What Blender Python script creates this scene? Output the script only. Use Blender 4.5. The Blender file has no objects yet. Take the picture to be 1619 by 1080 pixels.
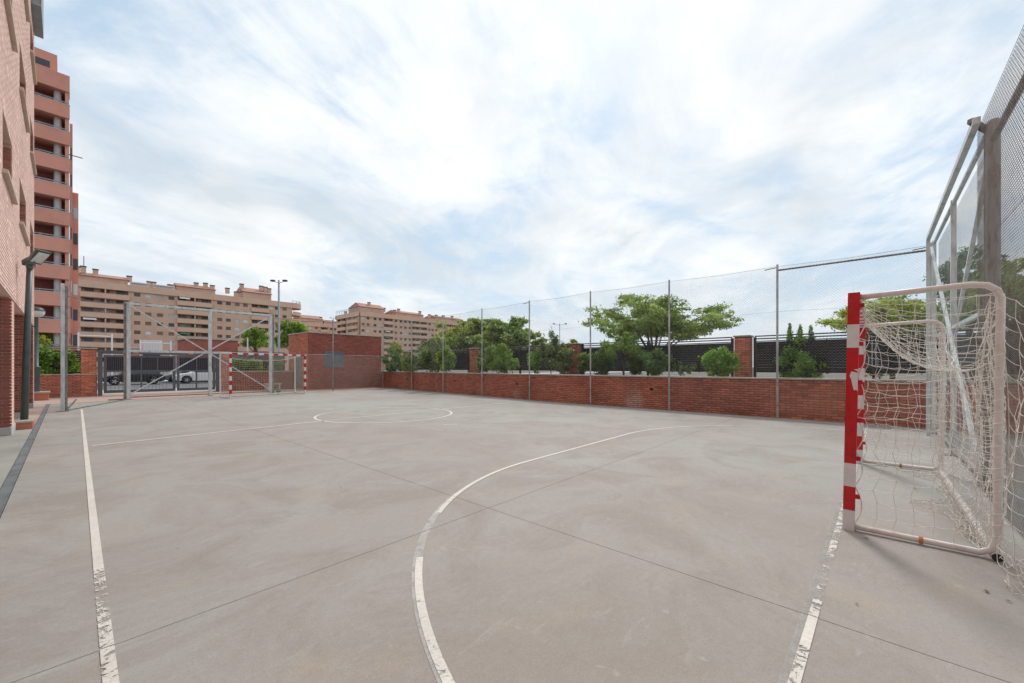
import bpy, math, random
import numpy as np
from mathutils import Vector, Matrix
random.seed(7); rng = np.random.default_rng(11)
R = math.radians; PI = math.pi
sc = bpy.context.scene
COL = sc.collection

# ------------------------------------------------------------------ camera
F_PX = 635.0; EYE = 1.42; HOR = 580.0; CX = 809.5
YAW = math.atan(704.5 / F_PX); CA, SA = math.cos(YAW), math.sin(YAW)
cam_d = bpy.data.cameras.new('camera'); cam = bpy.data.objects.new('camera', cam_d); COL.objects.link(cam)
cam.location = (0, 0, EYE); cam.rotation_euler = (R(90), 0, -YAW)
cam_d.sensor_width = 36; cam_d.lens = 36 * F_PX / 1619; cam_d.shift_y = 40 / 1619
cam_d.clip_start = 0.05; cam_d.clip_end = 3000
sc.camera = cam

# ------------------------------------------------------------------ sky, sun, exposure
SUN_EL, SUN_AZ = R(50), math.atan2(0.80, 0.42)      # azimuth measured from +Y towards +X
w = bpy.data.worlds.new('World'); sc.world = w; w.use_nodes = True
nt = w.node_tree; nt.nodes.clear(); N = nt.nodes; L = nt.links
def nd(tree, typ, **kw):
    n = tree.nodes.new(typ)
    for k, v in kw.items():
        if k.startswith('i_'):
            n.inputs[int(k[2:])].default_value = v
        else: setattr(n, k, v)
    return n
out = nd(nt, 'ShaderNodeOutputWorld'); bg = nd(nt, 'ShaderNodeBackground'); bg.inputs[1].default_value = 0.1
sky = nd(nt, 'ShaderNodeTexSky'); sky.sky_type = 'NISHITA'; sky.sun_disc = False
sky.sun_elevation = SUN_EL; sky.sun_rotation = SUN_AZ; sky.dust_density = 1.5; sky.ozone_density = 1.2
tc = nd(nt, 'ShaderNodeTexCoord'); sep = nd(nt, 'ShaderNodeSeparateXYZ'); L.new(tc.outputs['Generated'], sep.inputs[0])
def M_(op, a, b=None, c=None, tree=nt):
    n = tree.nodes.new('ShaderNodeMath'); n.operation = op
    for i, v in enumerate((a, b, c)):
        if v is None: continue
        if isinstance(v, (int, float)): n.inputs[i].default_value = v
        else: tree.links.new(v, n.inputs[i])
    return n.outputs[0]
zz = M_('ADD', M_('MAXIMUM', sep.outputs[2], 0.0), 0.22)
px_ = M_('DIVIDE', sep.outputs[0], zz); py_ = M_('DIVIDE', sep.outputs[1], zz)
# cloud streaks run along one direction of the cloud deck
sa_, ca_ = 0.447, 0.944
u_ = M_('ADD', M_('MULTIPLY', px_, ca_), M_('MULTIPLY', py_, sa_))
v_ = M_('SUBTRACT', M_('MULTIPLY', py_, ca_), M_('MULTIPLY', px_, sa_))
def cvec(su, sv, off):
    c = nd(nt, 'ShaderNodeCombineXYZ')
    L.new(M_('MULTIPLY', u_, su), c.inputs[0]); L.new(M_('MULTIPLY', v_, sv), c.inputs[1]); c.inputs[2].default_value = off
    return c.outputs[0]
def noise(vec, scale, detail, rough, dist=0.0, tree=nt):
    n = tree.nodes.new('ShaderNodeTexNoise'); n.inputs['Scale'].default_value = scale; n.inputs['Detail'].default_value = detail
    n.inputs['Roughness'].default_value = rough; n.inputs['Distortion'].default_value = dist
    if vec is not None: tree.links.new(vec, n.inputs['Vector'])
    return n.outputs[0]
def ramp(val, stops, tree=nt):
    n = tree.nodes.new('ShaderNodeValToRGB'); cr = n.color_ramp
    while len(cr.elements) < len(stops): cr.elements.new(0.5)
    for e, (p, c) in zip(cr.elements, stops):
        e.position = p; e.color = c if len(c) == 4 else (*c, 1)
    tree.links.new(val, n.inputs[0]); return n.outputs[0]
def mixc(fac, a, b, tree=nt, mode='MIX'):
    n = tree.nodes.new('ShaderNodeMix'); n.data_type = 'RGBA'; n.blend_type = mode
    for s, v in ((n.inputs[0], fac), (n.inputs[6], a), (n.inputs[7], b)):
        if hasattr(v, 'is_linked') or hasattr(v, 'links'): tree.links.new(v, s)
        elif isinstance(v, (int, float)): s.default_value = v
        else: s.default_value = v if len(v) == 4 else (*v, 1)
    return n.outputs[2]
SKYSEED = 3.7
big = noise(cvec(0.62, 0.95, SKYSEED), 1.0, 8, 0.60, 0.7)
mid = noise(cvec(2.0, 2.6, 9.2), 1.0, 8, 0.58, 1.2)
rip = noise(cvec(6.0, 2.6, 5.0), 1.0, 5, 0.6, 1.2)
tot = M_('ADD', M_('MULTIPLY', big, 0.60), M_('ADD', M_('MULTIPLY', mid, 0.30), M_('MULTIPLY', rip, 0.10)))
cover = ramp(tot, [(0.41, (0.12,) * 3), (0.495, (0.70,) * 3), (0.58, (1, 1, 1))])
shade = ramp(noise(cvec(0.85, 1.35, 21.0), 1.0, 7, 0.56, 0.9), [(0.36, (5.9, 6.5, 7.0)), (0.47, (7.5, 7.8, 8.0)), (0.60, (9.1, 9.15, 9.1))])
blue = mixc(0.75, sky.outputs[0], (4.5, 6.1, 7.6))
skyc = mixc(cover, blue, shade)
# hazy grey-blue band low above the horizon
low = ramp(sep.outputs[2], [(0.0, (0.5,) * 3), (0.16, (0.28,) * 3), (0.34, (0, 0, 0))])
skyc = mixc(low, skyc, (6.3, 6.9, 7.25))
# below the horizon: dull ground tone
below = M_('LESS_THAN', sep.outputs[2], -0.005)
skyc = mixc(below, skyc, (3.0, 2.9, 2.7))
L.new(skyc, bg.inputs[0]); L.new(bg.outputs[0], out.inputs[0])
sun_d = bpy.data.lights.new('sun', 'SUN'); sun_d.energy = 1.5; sun_d.angle = R(11); sun_d.color = (1, 0.95, 0.88)
sun = bpy.data.objects.new('sun', sun_d); COL.objects.link(sun)
sdir = Vector((math.sin(SUN_AZ) * math.cos(SUN_EL), math.cos(SUN_AZ) * math.cos(SUN_EL), math.sin(SUN_EL)))
sun.rotation_euler = sdir.to_track_quat('Z', 'Y').to_euler(); sun.location = (0, 0, 60)
sc.view_settings.view_transform = 'Standard'; sc.view_settings.look = 'None'
sc.view_settings.exposure = 0.26; sc.view_settings.gamma = 1; sc.view_settings.use_curve_mapping = False
sc.render.engine = 'CYCLES'

# ------------------------------------------------------------------ materials
MATS = {}
def mat(name, col, rough=0.7, metal=0.0, var=0.12, vscale=3.0, bump=0.0, bscale=60.0, col2=None, rnd=0.0, spec=None, stretch=None, grain=0.0):
    """Principled material: base colour varied by two noises, optional per-object random tint and fine relief."""
    m = bpy.data.materials.new(name); m.use_nodes = True; t = m.node_tree; b = t.nodes['Principled BSDF']
    b.inputs['Roughness'].default_value = rough; b.inputs['Metallic'].default_value = metal
    if spec is not None: b.inputs['Specular IOR Level'].default_value = spec
    g = t.nodes.new('ShaderNodeNewGeometry'); vec = g.outputs['Position']
    if stretch:
        mp = t.nodes.new('ShaderNodeMapping'); mp.inputs['Scale'].default_value = stretch; t.links.new(vec, mp.inputs[0]); vec = mp.outputs[0]
    n1 = noise(vec, vscale, 6, 0.62, 0.2, tree=t)
    c2 = col2 if col2 else tuple(c * (1 - 2.2 * var) for c in col)
    c3 = tuple(min(1, c * (1 + var)) for c in col)
    c = ramp(n1, [(0.28, c2), (0.5, col), (0.75, c3)], tree=t)
    if grain:
        n2 = noise(vec, 90.0, 3, 0.7, 0, tree=t)
        k = ramp(n2, [(0.3, (1 - grain,) * 3), (0.7, (1 + grain * 0.6,) * 3)], tree=t)
        c = mixc(1.0, c, k, tree=t, mode='MULTIPLY')
    if rnd:
        oi = t.nodes.new('ShaderNodeObjectInfo')
        k = ramp(oi.outputs['Random'], [(0, (1 - rnd,) * 3), (1, (1 + rnd * 0.6,) * 3)], tree=t)
        c = mixc(1.0, c, k, tree=t, mode='MULTIPLY')
    at = t.nodes.new('ShaderNodeAttribute'); at.attribute_name = 'tone'
    if name.startswith('brick') or name.startswith('leaf') or name.startswith('stone'):
        ka, kb = (0.32, 1.45) if name.startswith('leaf') else ((0.92, 0.16) if 'salmon' in name else (0.70, 0.6))
        k = M_('ADD', ka, M_('MULTIPLY', at.outputs['Fac'], kb, tree=t), tree=t)
        cc = t.nodes.new('ShaderNodeCombineColor')
        for i in range(3): t.links.new(k, cc.inputs[i])
        c = mixc(1.0, c, cc.outputs[0], tree=t, mode='MULTIPLY')
    t.links.new(c, b.inputs['Base Color'])
    if bump:
        bn = t.nodes.new('ShaderNodeBump'); bn.inputs['Strength'].default_value = bump; bn.inputs['Distance'].default_value = 0.01
        t.links.new(noise(vec, bscale, 4, 0.7, 0, tree=t), bn.inputs['Height']); t.links.new(bn.outputs[0], b.inputs['Normal'])
    MATS[name] = m; return m
def leafmat(name, col, trans=0.55):
    m = mat(name, col, rough=0.55, var=0.25, vscale=1.4, spec=0.3)
    t = m.node_tree; b = t.nodes['Principled BSDF']; o = [n for n in t.nodes if n.type == 'OUTPUT_MATERIAL'][0]
    tr = t.nodes.new('ShaderNodeBsdfTranslucent'); mx = t.nodes.new('ShaderNodeMixShader'); mx.inputs[0].default_value = trans
    src = b.inputs['Base Color'].links[0].from_socket
    k = mixc(1.0, src, (1.25, 1.2, 0.5), tree=t, mode='MULTIPLY'); t.links.new(k, tr.inputs[0])
    t.links.new(b.outputs[0], mx.inputs[1]); t.links.new(tr.outputs[0], mx.inputs[2]); t.links.new(mx.outputs[0], o.inputs[0])
    return m
m_pink = mat('pink_paving', (0.47, 0.335, 0.275), 0.9, var=0.10, vscale=0.9, grain=0.08, bump=0.15)
m_walk = mat('pale_paving', (0.37, 0.365, 0.33), 0.9, var=0.10, vscale=0.8, grain=0.08, bump=0.15)
m_asph = mat('asphalt', (0.15, 0.15, 0.15), 0.9, var=0.15, vscale=1.0, grain=0.15)
m_land = mat('land', (0.16, 0.15, 0.12), 0.95, var=0.2, vscale=0.05)
m_brick = mat('brick_red', (0.53, 0.190, 0.122), 0.85, var=0.14, vscale=1.3, grain=0.12, bump=0.3, rnd=0.28)
def salts(m, amt, col):
    t = m.node_tree; b = t.nodes['Principled BSDF']; src = b.inputs['Base Color'].links[0].from_socket
    g = t.nodes.new('ShaderNodeNewGeometry').outputs['Position']
    k = ramp(noise(g, 0.8, 7, 0.75, 1.2, tree=t), [(0.54, (0, 0, 0)), (0.72, (amt,) * 3)], tree=t)
    t.links.new(mixc(k, src, col, tree=t), b.inputs['Base Color'])
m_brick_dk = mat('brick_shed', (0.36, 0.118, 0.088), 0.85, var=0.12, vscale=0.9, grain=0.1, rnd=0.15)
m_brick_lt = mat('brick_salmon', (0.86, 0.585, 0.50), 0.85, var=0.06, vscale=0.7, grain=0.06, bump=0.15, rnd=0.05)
m_mortar = mat('mortar_red', (0.20, 0.085, 0.062), 0.95, var=0.15, vscale=6, grain=0.1)
m_mortar_lt = mat('mortar_salmon', (0.84, 0.57, 0.485), 0.95, var=0.1, vscale=5)
m_mortar_p = mat('mortar_pale', (0.50, 0.40, 0.35), 0.95, var=0.15, vscale=6)
m_cope = mat('stone_coping', (0.50, 0.44, 0.37), 0.8, var=0.12, vscale=4, bump=0.1, rnd=0.1)
m_sill = mat('stone_sill', (0.55, 0.46, 0.36), 0.8, var=0.08, vscale=3)
m_galv = mat('galvanised', (0.58, 0.645, 0.655), 0.45, 0.25, var=0.16, vscale=9, stretch=(1, 1, 0.35), col2=(0.36, 0.40, 0.41))
m_galvd = mat('weathered_steel', (0.26, 0.245, 0.23), 0.6, 0.2, var=0.25, vscale=7, col2=(0.13, 0.075, 0.05))
m_rustpost = mat('rusty_post', (0.36, 0.355, 0.355), 0.65, 0.1, var=0.3, vscale=5, col2=(0.15, 0.075, 0.04), stretch=(1, 1, 0.3))
m_pole = mat('fence_pole', (0.36, 0.36, 0.345), 0.5, 0.2, var=0.2, vscale=4)
m_wire = mat('fence_wire', (0.36, 0.38, 0.38), 0.5, 0.4, var=0.1)
m_green = mat('green_grey_paint', (0.075, 0.105, 0.105), 0.42, var=0.12, vscale=5)
m_gate = mat('gate_paint', (0.105, 0.12, 0.15), 0.5, var=0.1, vscale=4)
m_louv = mat('louvre_black', (0.026, 0.024, 0.028), 0.5, var=0.15, vscale=5)
m_red = mat('red_paint', (0.55, 0.012, 0.018), 0.42, var=0.12, vscale=12, bump=0.05)
m_white = mat('white_paint', (0.74, 0.73, 0.74), 0.45, var=0.05, vscale=12)
m_whitet = mat('white_tube', (0.76, 0.73, 0.71), 0.42, var=0.05, vscale=14, col2=(0.66, 0.60, 0.55))
m_net = mat('net_cord', (0.86, 0.83, 0.77), 0.85, var=0.14, vscale=20)
m_net_far = mat('net_cord_far', (0.60, 0.57, 0.50), 0.85, var=0.1)
m_orange = mat('orange_tape', (0.50, 0.24, 0.09), 0.6)
m_rub = mat('black_rubber', (0.02, 0.02, 0.02), 0.7)
m_beige = mat('beige_render', (0.64, 0.425, 0.325), 0.85, var=0.08, vscale=0.35, grain=0.0)
m_beige2 = mat('beige_band', (0.70, 0.465, 0.345), 0.85, var=0.06, vscale=0.35)
m_roof = mat('roof_tiles', (0.44, 0.235, 0.18), 0.85, var=0.15, vscale=0.5)
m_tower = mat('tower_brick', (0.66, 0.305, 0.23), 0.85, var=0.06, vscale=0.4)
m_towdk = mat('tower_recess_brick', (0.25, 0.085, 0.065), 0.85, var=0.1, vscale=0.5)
m_pane = mat('window_glass', (0.05, 0.075, 0.085), 0.12, var=0.3, vscale=0.4, rnd=0.4)
m_shut = mat('shutter', (0.20, 0.13, 0.10), 0.6, rnd=0.4, var=0.1)
m_curt = mat('pale_blind', (0.55, 0.66, 0.68), 0.5, rnd=0.3)
m_dark = mat('dark_metal', (0.05, 0.055, 0.065), 0.5)
m_grey = mat('mid_grey_metal', (0.30, 0.33, 0.35), 0.45, 0.3)
m_vent = mat('vent_blue_grey', (0.15, 0.185, 0.22), 0.55)
m_bark = mat('bark', (0.13, 0.09, 0.06), 0.9, var=0.25, vscale=6, bump=0.5, bscale=30)
m_soil = mat('soil', (0.20, 0.145, 0.10), 0.95, var=0.2, vscale=5, grain=0.2)
m_gravel = mat('stone_gravel', (0.68, 0.66, 0.62), 0.8, var=0.1)
m_carblk = mat('car_black', (0.02, 0.02, 0.023), 0.25, spec=0.6, var=0.05)
m_cargry = mat('car_grey', (0.10, 0.115, 0.13), 0.28, spec=0.6, var=0.05)
m_carwht = mat('car_white', (0.72, 0.72, 0.72), 0.28, spec=0.6, var=0.03)
m_tail = mat('tail_light', (0.55, 0.02, 0.03), 0.25)
m_rim = mat('alloy', (0.5, 0.5, 0.52), 0.35, 0.7)
m_skin = mat('skin', (0.55, 0.33, 0.24), 0.6)
m_teal = mat('teal_cloth', (0.12, 0.38, 0.36), 0.8)
m_hair = mat('hair', (0.25, 0.09, 0.04), 0.7)
m_lens = mat('lamp_lens', (0.62, 0.66, 0.62), 0.2)
m_plaster = mat('light_concrete', (0.52, 0.51, 0.50), 0.85, var=0.1, vscale=3)
m_ballg = mat('ball_green', (0.02, 0.22, 0.10), 0.45)
lf_mid = leafmat('leaf_mid', (0.23, 0.345, 0.095))
lf_dark = leafmat('leaf_dark', (0.155, 0.265, 0.10), 0.25)
lf_light = leafmat('leaf_light', (0.40, 0.48, 0.12), 0.4)
lf_hedge = leafmat('leaf_hedge', (0.23, 0.40, 0.08), 0.3)
lf_grey = leafmat('leaf_grey', (0.24, 0.31, 0.15), 0.3)
lf_acacia = leafmat('leaf_acacia', (0.31, 0.42, 0.14), 0.35)
lf_yel = leafmat('leaf_yellow', (0.38, 0.41, 0.09), 0.4)

# concrete of the court: blotches, scuffs, fine grain
m_court = bpy.data.materials.new('court_concrete'); m_court.use_nodes = True; t = m_court.node_tree; b = t.nodes['Principled BSDF']
gp = t.nodes.new('ShaderNodeNewGeometry').outputs['Position']
c = ramp(noise(gp, 0.22, 6, 0.6, 0.6, tree=t), [(0.32, (0.358, 0.322, 0.292)), (0.48, (0.390, 0.370, 0.344)), (0.66, (0.400, 0.402, 0.382))], tree=t)
c = mixc(ramp(noise(gp, 0.9, 7, 0.7, 1.0, tree=t), [(0.38, (0.85,) * 3), (0.56, (0, 0, 0))], tree=t), c, (0.332, 0.297, 0.266), tree=t)
c = mixc(ramp(noise(gp, 1.7, 5, 0.6, 0.6, tree=t), [(0.56, (0, 0, 0)), (0.72, (0.55,) * 3)], tree=t), c, (0.43, 0.362, 0.285), tree=t)
mp = t.nodes.new('ShaderNodeMapping'); mp.inputs['Scale'].default_value = (1.0, 3.4, 1); mp.inputs['Rotation'].default_value = (0, 0, 0.7); t.links.new(gp, mp.inputs[0])
c = mixc(ramp(noise(mp.outputs[0], 2.6, 7, 0.72, 0.5, tree=t), [(0.57, (0, 0, 0)), (0.72, (0.5,) * 3)], tree=t), c, (0.46, 0.445, 0.42), tree=t)
c = mixc(ramp(noise(gp, 7.0, 3, 0.5, 0.8, tree=t), [(0.68, (0, 0, 0)), (0.77, (0.35,) * 3)], tree=t), c, (0.54, 0.52, 0.49), tree=t)
c = mixc(1.0, c, ramp(noise(gp, 95.0, 5, 0.9, 0, tree=t), [(0.36, (0.84,) * 3), (0.64, (1.10,) * 3)], tree=t), tree=t, mode='MULTIPLY')
c = mixc(1.0, c, ramp(noise(gp, 22.0, 4, 0.8, 0, tree=t), [(0.3, (0.93,) * 3), (0.7, (1.05,) * 3)], tree=t), tree=t, mode='MULTIPLY')
c = mixc(ramp(noise(gp, 0.55, 8, 0.78, 2.0, tree=t), [(0.60, (0, 0, 0)), (0.615, (0.42,) * 3), (0.63, (0.10,) * 3), (0.8, (0.05,) * 3)], tree=t), c, (0.27, 0.245, 0.22), tree=t)
vo = t.nodes.new('ShaderNodeTexVoronoi'); vo.inputs['Scale'].default_value = 2.3; t.links.new(gp, vo.inputs['Vector'])
c = mixc(ramp(vo.outputs['Distance'], [(0.0, (0.8,) * 3), (0.018, (0.5,) * 3), (0.024, (0, 0, 0))], tree=t), c, (0.16, 0.14, 0.13), tree=t)
t.links.new(c, b.inputs['Base Color']); b.inputs['Roughness'].default_value = 0.72; b.inputs['Specular IOR Level'].default_value = 0.35
bn = t.nodes.new('ShaderNodeBump'); bn.inputs['Strength'].default_value = 0.25; bn.inputs['Distance'].default_value = 0.004
t.links.new(noise(gp, 110, 5, 0.85, 0, tree=t), bn.inputs['Height']); t.links.new(bn.outputs[0], b.inputs['Normal'])

JX, JY = 2.84, 2.88
def lime(m, cx, cy, rad):
    t = m.node_tree; b = t.nodes['Principled BSDF']; src = b.inputs['Base Color'].links[0].from_socket
    g = t.nodes.new('ShaderNodeNewGeometry').outputs['Position']; vm = t.nodes.new('ShaderNodeVectorMath'); vm.operation = 'DISTANCE'
    t.links.new(g, vm.inputs[0]); vm.inputs[1].default_value = (cx, cy, 0.2)
    v = M_('SUBTRACT', M_('MULTIPLY', noise(g, 5.0, 6, 0.75, 0.6, tree=t), 1.0, tree=t), M_('MULTIPLY', vm.outputs['Value'], 0.42 / rad, tree=t), tree=t)
    k = ramp(v, [(0.16, (0, 0, 0)), (0.42, (0.62,) * 3)], tree=t)
    t.links.new(mixc(k, src, (0.55, 0.44, 0.37), tree=t), b.inputs['Base Color'])
lime(m_brick, 13.30, 6.2, 0.55); lime(m_brick, 13.3, 11.9, 0.3)
salts(m_brick, 0.5, (0.50, 0.30, 0.22)); salts(m_brick_dk, 0.25, (0.42, 0.22, 0.18))
def paintmat(name, lo, hi, scale=9.0, col=(0.80, 0.77, 0.70)):
    """worn line paint: chips missing where the noise is low; also split where the slab joints run"""
    m = bpy.data.materials.new(name); m.use_nodes = True; t = m.node_tree; b = t.nodes['Principled BSDF']; o = [n for n in t.nodes if n.type == 'OUTPUT_MATERIAL'][0]
    g = t.nodes.new('ShaderNodeNewGeometry').outputs['Position']; s = t.nodes.new('ShaderNodeSeparateXYZ'); t.links.new(g, s.inputs[0])
    c = ramp(noise(g, 2.0, 5, 0.7, 0, tree=t), [(0.3, tuple(k * 0.84 for k in col)), (0.6, col)], tree=t)
    c = mixc(1.0, c, ramp(noise(g, 60.0, 4, 0.8, 0, tree=t), [(0.35, (0.80,) * 3), (0.6, (1.0,) * 3)], tree=t), tree=t, mode='MULTIPLY')
    t.links.new(c, b.inputs['Base Color']); b.inputs['Roughness'].default_value = 0.6
    at = t.nodes.new('ShaderNodeAttribute'); at.attribute_name = 'tone'      # 0 = fresh paint, 1 = worn away
    n1 = noise(g, scale, 8, 0.82, 0.6, tree=t); n2 = noise(g, 3.1, 3, 0.6, 0, tree=t)
    v = M_('SUBTRACT', M_('ADD', n1, M_('MULTIPLY', n2, 0.35, tree=t), tree=t), M_('MULTIPLY', at.outputs['Fac'], 0.55, tree=t), tree=t)
    k = ramp(v, [(lo, (0, 0, 0)), (hi, (1, 1, 1))], tree=t)
    jx = M_('GREATER_THAN', M_('ABSOLUTE', M_('SUBTRACT', s.outputs[0], JX, tree=t), tree=t), 0.0035, tree=t)
    jy = M_('GREATER_THAN', M_('ABSOLUTE', M_('SUBTRACT', s.outputs[1], JY, tree=t), tree=t), 0.0035, tree=t)
    k = M_('MULTIPLY', M_('MULTIPLY', k, jx, tree=t), jy, tree=t)
    tr = t.nodes.new('ShaderNodeBsdfTransparent'); mx = t.nodes.new('ShaderNodeMixShader')
    t.links.new(k, mx.inputs[0]); t.links.new(tr.outputs[0], mx.inputs[1]); t.links.new(b.outputs[0], mx.inputs[2]); t.links.new(mx.outputs[0], o.inputs[0])
    return m
m_paint = paintmat('line_paint', 0.315, 0.345, scale=16.0)
m_ghost = paintmat('old_line_stain', 0.20, 0.75, col=(0.54, 0.525, 0.495))

# ------------------------------------------------------------------ geometry helpers
class MB:
    def __init__(s): s.v = []; s.f = []; s.t = []
    def quad(s, a, b, c, d, tone=0.5):
        n = len(s.v); s.v += [a, b, c, d]; s.f.append((n, n + 1, n + 2, n + 3)); s.t.append(tone); return s
    def face(s, pts, tone=0.5):
        n = len(s.v); s.v += list(pts); s.f.append(tuple(range(n, n + len(pts)))); s.t.append(tone); return s
    def box(s, x0, x1, y0, y1, z0, z1, tone=0.5):
        n = len(s.v)
        s.v += [(x0, y0, z0), (x1, y0, z0), (x1, y1, z0), (x0, y1, z0), (x0, y0, z1), (x1, y0, z1), (x1, y1, z1), (x0, y1, z1)]
        for f in ((0, 3, 2, 1), (4, 5, 6, 7), (0, 1, 5, 4), (1, 2, 6, 5), (2, 3, 7, 6), (3, 0, 4, 7)):
            s.f.append(tuple(n + i for i in f)); s.t.append(tone)
        return s
    def tube(s, pts, r, n=8, cap=True, tone=0.5):
        """tube along a polyline; r a number or a list"""
        pts = [Vector(p) for p in pts]; m = len(pts); base = len(s.v)
        rr = r if isinstance(r, (list, tuple)) else [r] * m
        prev = None
        for i, p in enumerate(pts):
            d = (pts[min(i + 1, m - 1)] - pts[max(i - 1, 0)])
            if d.length < 1e-9: d = Vector((0, 0, 1))
            d.normalize()
            if prev is None:
                a = Vector((0, 0, 1)) if abs(d.z) < 0.9 else Vector((1, 0, 0)); e1 = d.cross(a).normalized()
            else:
                e1 = prev - d * prev.dot(d)
                if e1.length < 1e-6: e1 = d.orthogonal()
                e1.normalize()
            prev = e1; e2 = d.cross(e1)
            for k in range(n):
                an = 2 * PI * k / n; q = p + (e1 * math.cos(an) + e2 * math.sin(an)) * rr[i]; s.v.append((q.x, q.y, q.z))
        for i in range(m - 1):
            for k in range(n):
                a = base + i * n + k; b_ = base + i * n + (k + 1) % n
                s.f.append((a, b_, b_ + n, a + n)); s.t.append(tone)
        if cap:
            s.f.append(tuple(base + k for k in range(n - 1, -1, -1))); s.t.append(tone)
            s.f.append(tuple(base + (m - 1) * n + k for k in range(n))); s.t.append(tone)
        return s
    def bar(s, a, b_, wx, wy=None, tone=0.5):
        """square bar from a to b"""
        a = Vector(a); b_ = Vector(b_); wy = wy or wx; d = (b_ - a).normalized()
        up = Vector((0, 0, 1)) if abs(d.z) < 0.95 else Vector((0, 1, 0)); e1 = d.cross(up).normalized(); e2 = e1.cross(d)
        n = len(s.v)
        for p in (a, b_):
            for sx, sy in ((-1, -1), (1, -1), (1, 1), (-1, 1)):
                q = p + e1 * sx * wx / 2 + e2 * sy * wy / 2; s.v.append((q.x, q.y, q.z))
        for f in ((0, 1, 2, 3), (7, 6, 5, 4), (0, 4, 5, 1), (1, 5, 6, 2), (2, 6, 7, 3), (3, 7, 4, 0)):
            s.f.append(tuple(n + i for i in f)); s.t.append(tone)
        return s
    def lathe(s, prof, n=16, c=(0, 0, 0), tone=0.5):
        base = len(s.v); m = len(prof)
        for r_, z in prof:
            for k in range(n):
                an = 2 * PI * k / n; s.v.append((c[0] + r_ * math.cos(an), c[1] + r_ * math.sin(an), c[2] + z))
        for i in range(m - 1):
            for k in range(n):
                a = base + i * n + k; b_ = base + i * n + (k + 1) % n
                s.f.append((a, b_, b_ + n, a + n)); s.t.append(tone)
        return s
    def prism(s, poly, y0, y1, tone=0.5):
        """x-z outline extruded along y"""
        n = len(poly); b0 = len(s.v)
        s.v += [(x, y0, z) for x, z in poly] + [(x, y1, z) for x, z in poly]
        s.f.append(tuple(range(b0, b0 + n))); s.f.append(tuple(range(b0 + 2 * n - 1, b0 + n - 1, -1))); s.t += [tone, tone]
        for i in range(n):
            j = (i + 1) % n; s.f.append((b0 + j, b0 + i, b0 + n + i, b0 + n + j)); s.t.append(tone)
        return s
    def mesh(s, name, m, smooth=False):
        me = bpy.data.meshes.new(name); me.from_pydata(s.v, [], s.f)
        if m: me.materials.append(m)
        if smooth: me.polygons.foreach_set('use_smooth', [True] * len(me.polygons))
        at = me.attributes.new('tone', 'FLOAT', 'FACE'); at.data.foreach_set('value', s.t)
        me.update(); return me
    def build(s, name, m, parent=None, smooth=False, bevel=0, **tags):
        return link(name, s.mesh(name, m, smooth), parent, bevel, **tags)
def link(name, me, parent=None, bevel=0, loc=None, **tags):
    o = bpy.data.objects.new(name, me); COL.objects.link(o)
    if parent is not None: o.parent = parent
    if loc is not None: o.location = loc
    if bevel:
        bm_ = o.modifiers.new('bevel', 'BEVEL'); bm_.width = bevel; bm_.segments = 2; bm_.limit_method = 'ANGLE'
    for k, v in tags.items(): o[k] = v
    return o
def thing(name, label, cat, loc=(0, 0, 0), rz=0.0, group=None, kind=None):
    o = bpy.data.objects.new(name, None); COL.objects.link(o); o.location = loc; o.rotation_euler = (0, 0, rz)
    if label: o['label'] = label
    if cat: o['category'] = cat
    if group: o['group'] = group
    if kind: o['kind'] = kind
    return o
def npmesh(name, V, Fq, m, tone=None, smooth=False):
    """fast quad mesh from numpy arrays"""
    me = bpy.data.meshes.new(name); me.vertices.add(len(V)); me.vertices.foreach_set('co', np.asarray(V, dtype=np.float32).ravel())
    nq = len(Fq); me.loops.add(nq * 4); me.loops.foreach_set('vertex_index', np.asarray(Fq, dtype=np.int32).ravel())
    me.polygons.add(nq); me.polygons.foreach_set('loop_start', np.arange(0, nq * 4, 4, dtype=np.int32))
    me.polygons.foreach_set('loop_total', np.full(nq, 4, dtype=np.int32))
    me.materials.append(m)
    if smooth: me.polygons.foreach_set('use_smooth', np.ones(nq, dtype=bool))
    at = me.attributes.new('tone', 'FLOAT', 'FACE')
    at.data.foreach_set('value', np.asarray(tone if tone is not None else np.full(nq, 0.5), dtype=np.float32))
    me.update(calc_edges=True); return me
def W(px, z, h=0.0):
    """world point seen in photo column px at depth z"""
    x = (px - CX) / F_PX * z; return Vector((x * CA + z * SA, -x * SA + z * CA, h))
def HT(py, z): return EYE + (HOR - py) / F_PX * z

# straight wires as thin 3-sided rods, vectorised
def rods(A, B, r):
    A = np.asarray(A, float); B = np.asarray(B, float); d = B - A; ln = np.linalg.norm(d, axis=1, keepdims=True); ln[ln == 0] = 1; d = d / ln
    up = np.where(np.abs(d[:, 2:3]) < 0.9, np.array([[0, 0, 1.0]]), np.array([[1.0, 0, 0]]))
    e1 = np.cross(d, up); e1 /= np.linalg.norm(e1, axis=1, keepdims=True); e2 = np.cross(d, e1)
    V = []
    for P in (A, B):
        for k in range(3):
            a = 2 * PI * k / 3; V.append(P + r * (e1 * math.cos(a) + e2 * math.sin(a)))
    V = np.stack(V, 1).reshape(-1, 3); n = len(A); base = (np.arange(n) * 6)[:, None]
    Fq = np.concatenate([base + np.array([[0, 1, 4, 3]]), base + np.array([[1, 2, 5, 4]]), base + np.array([[2, 0, 3, 5]])], 0)
    return V, Fq
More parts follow.
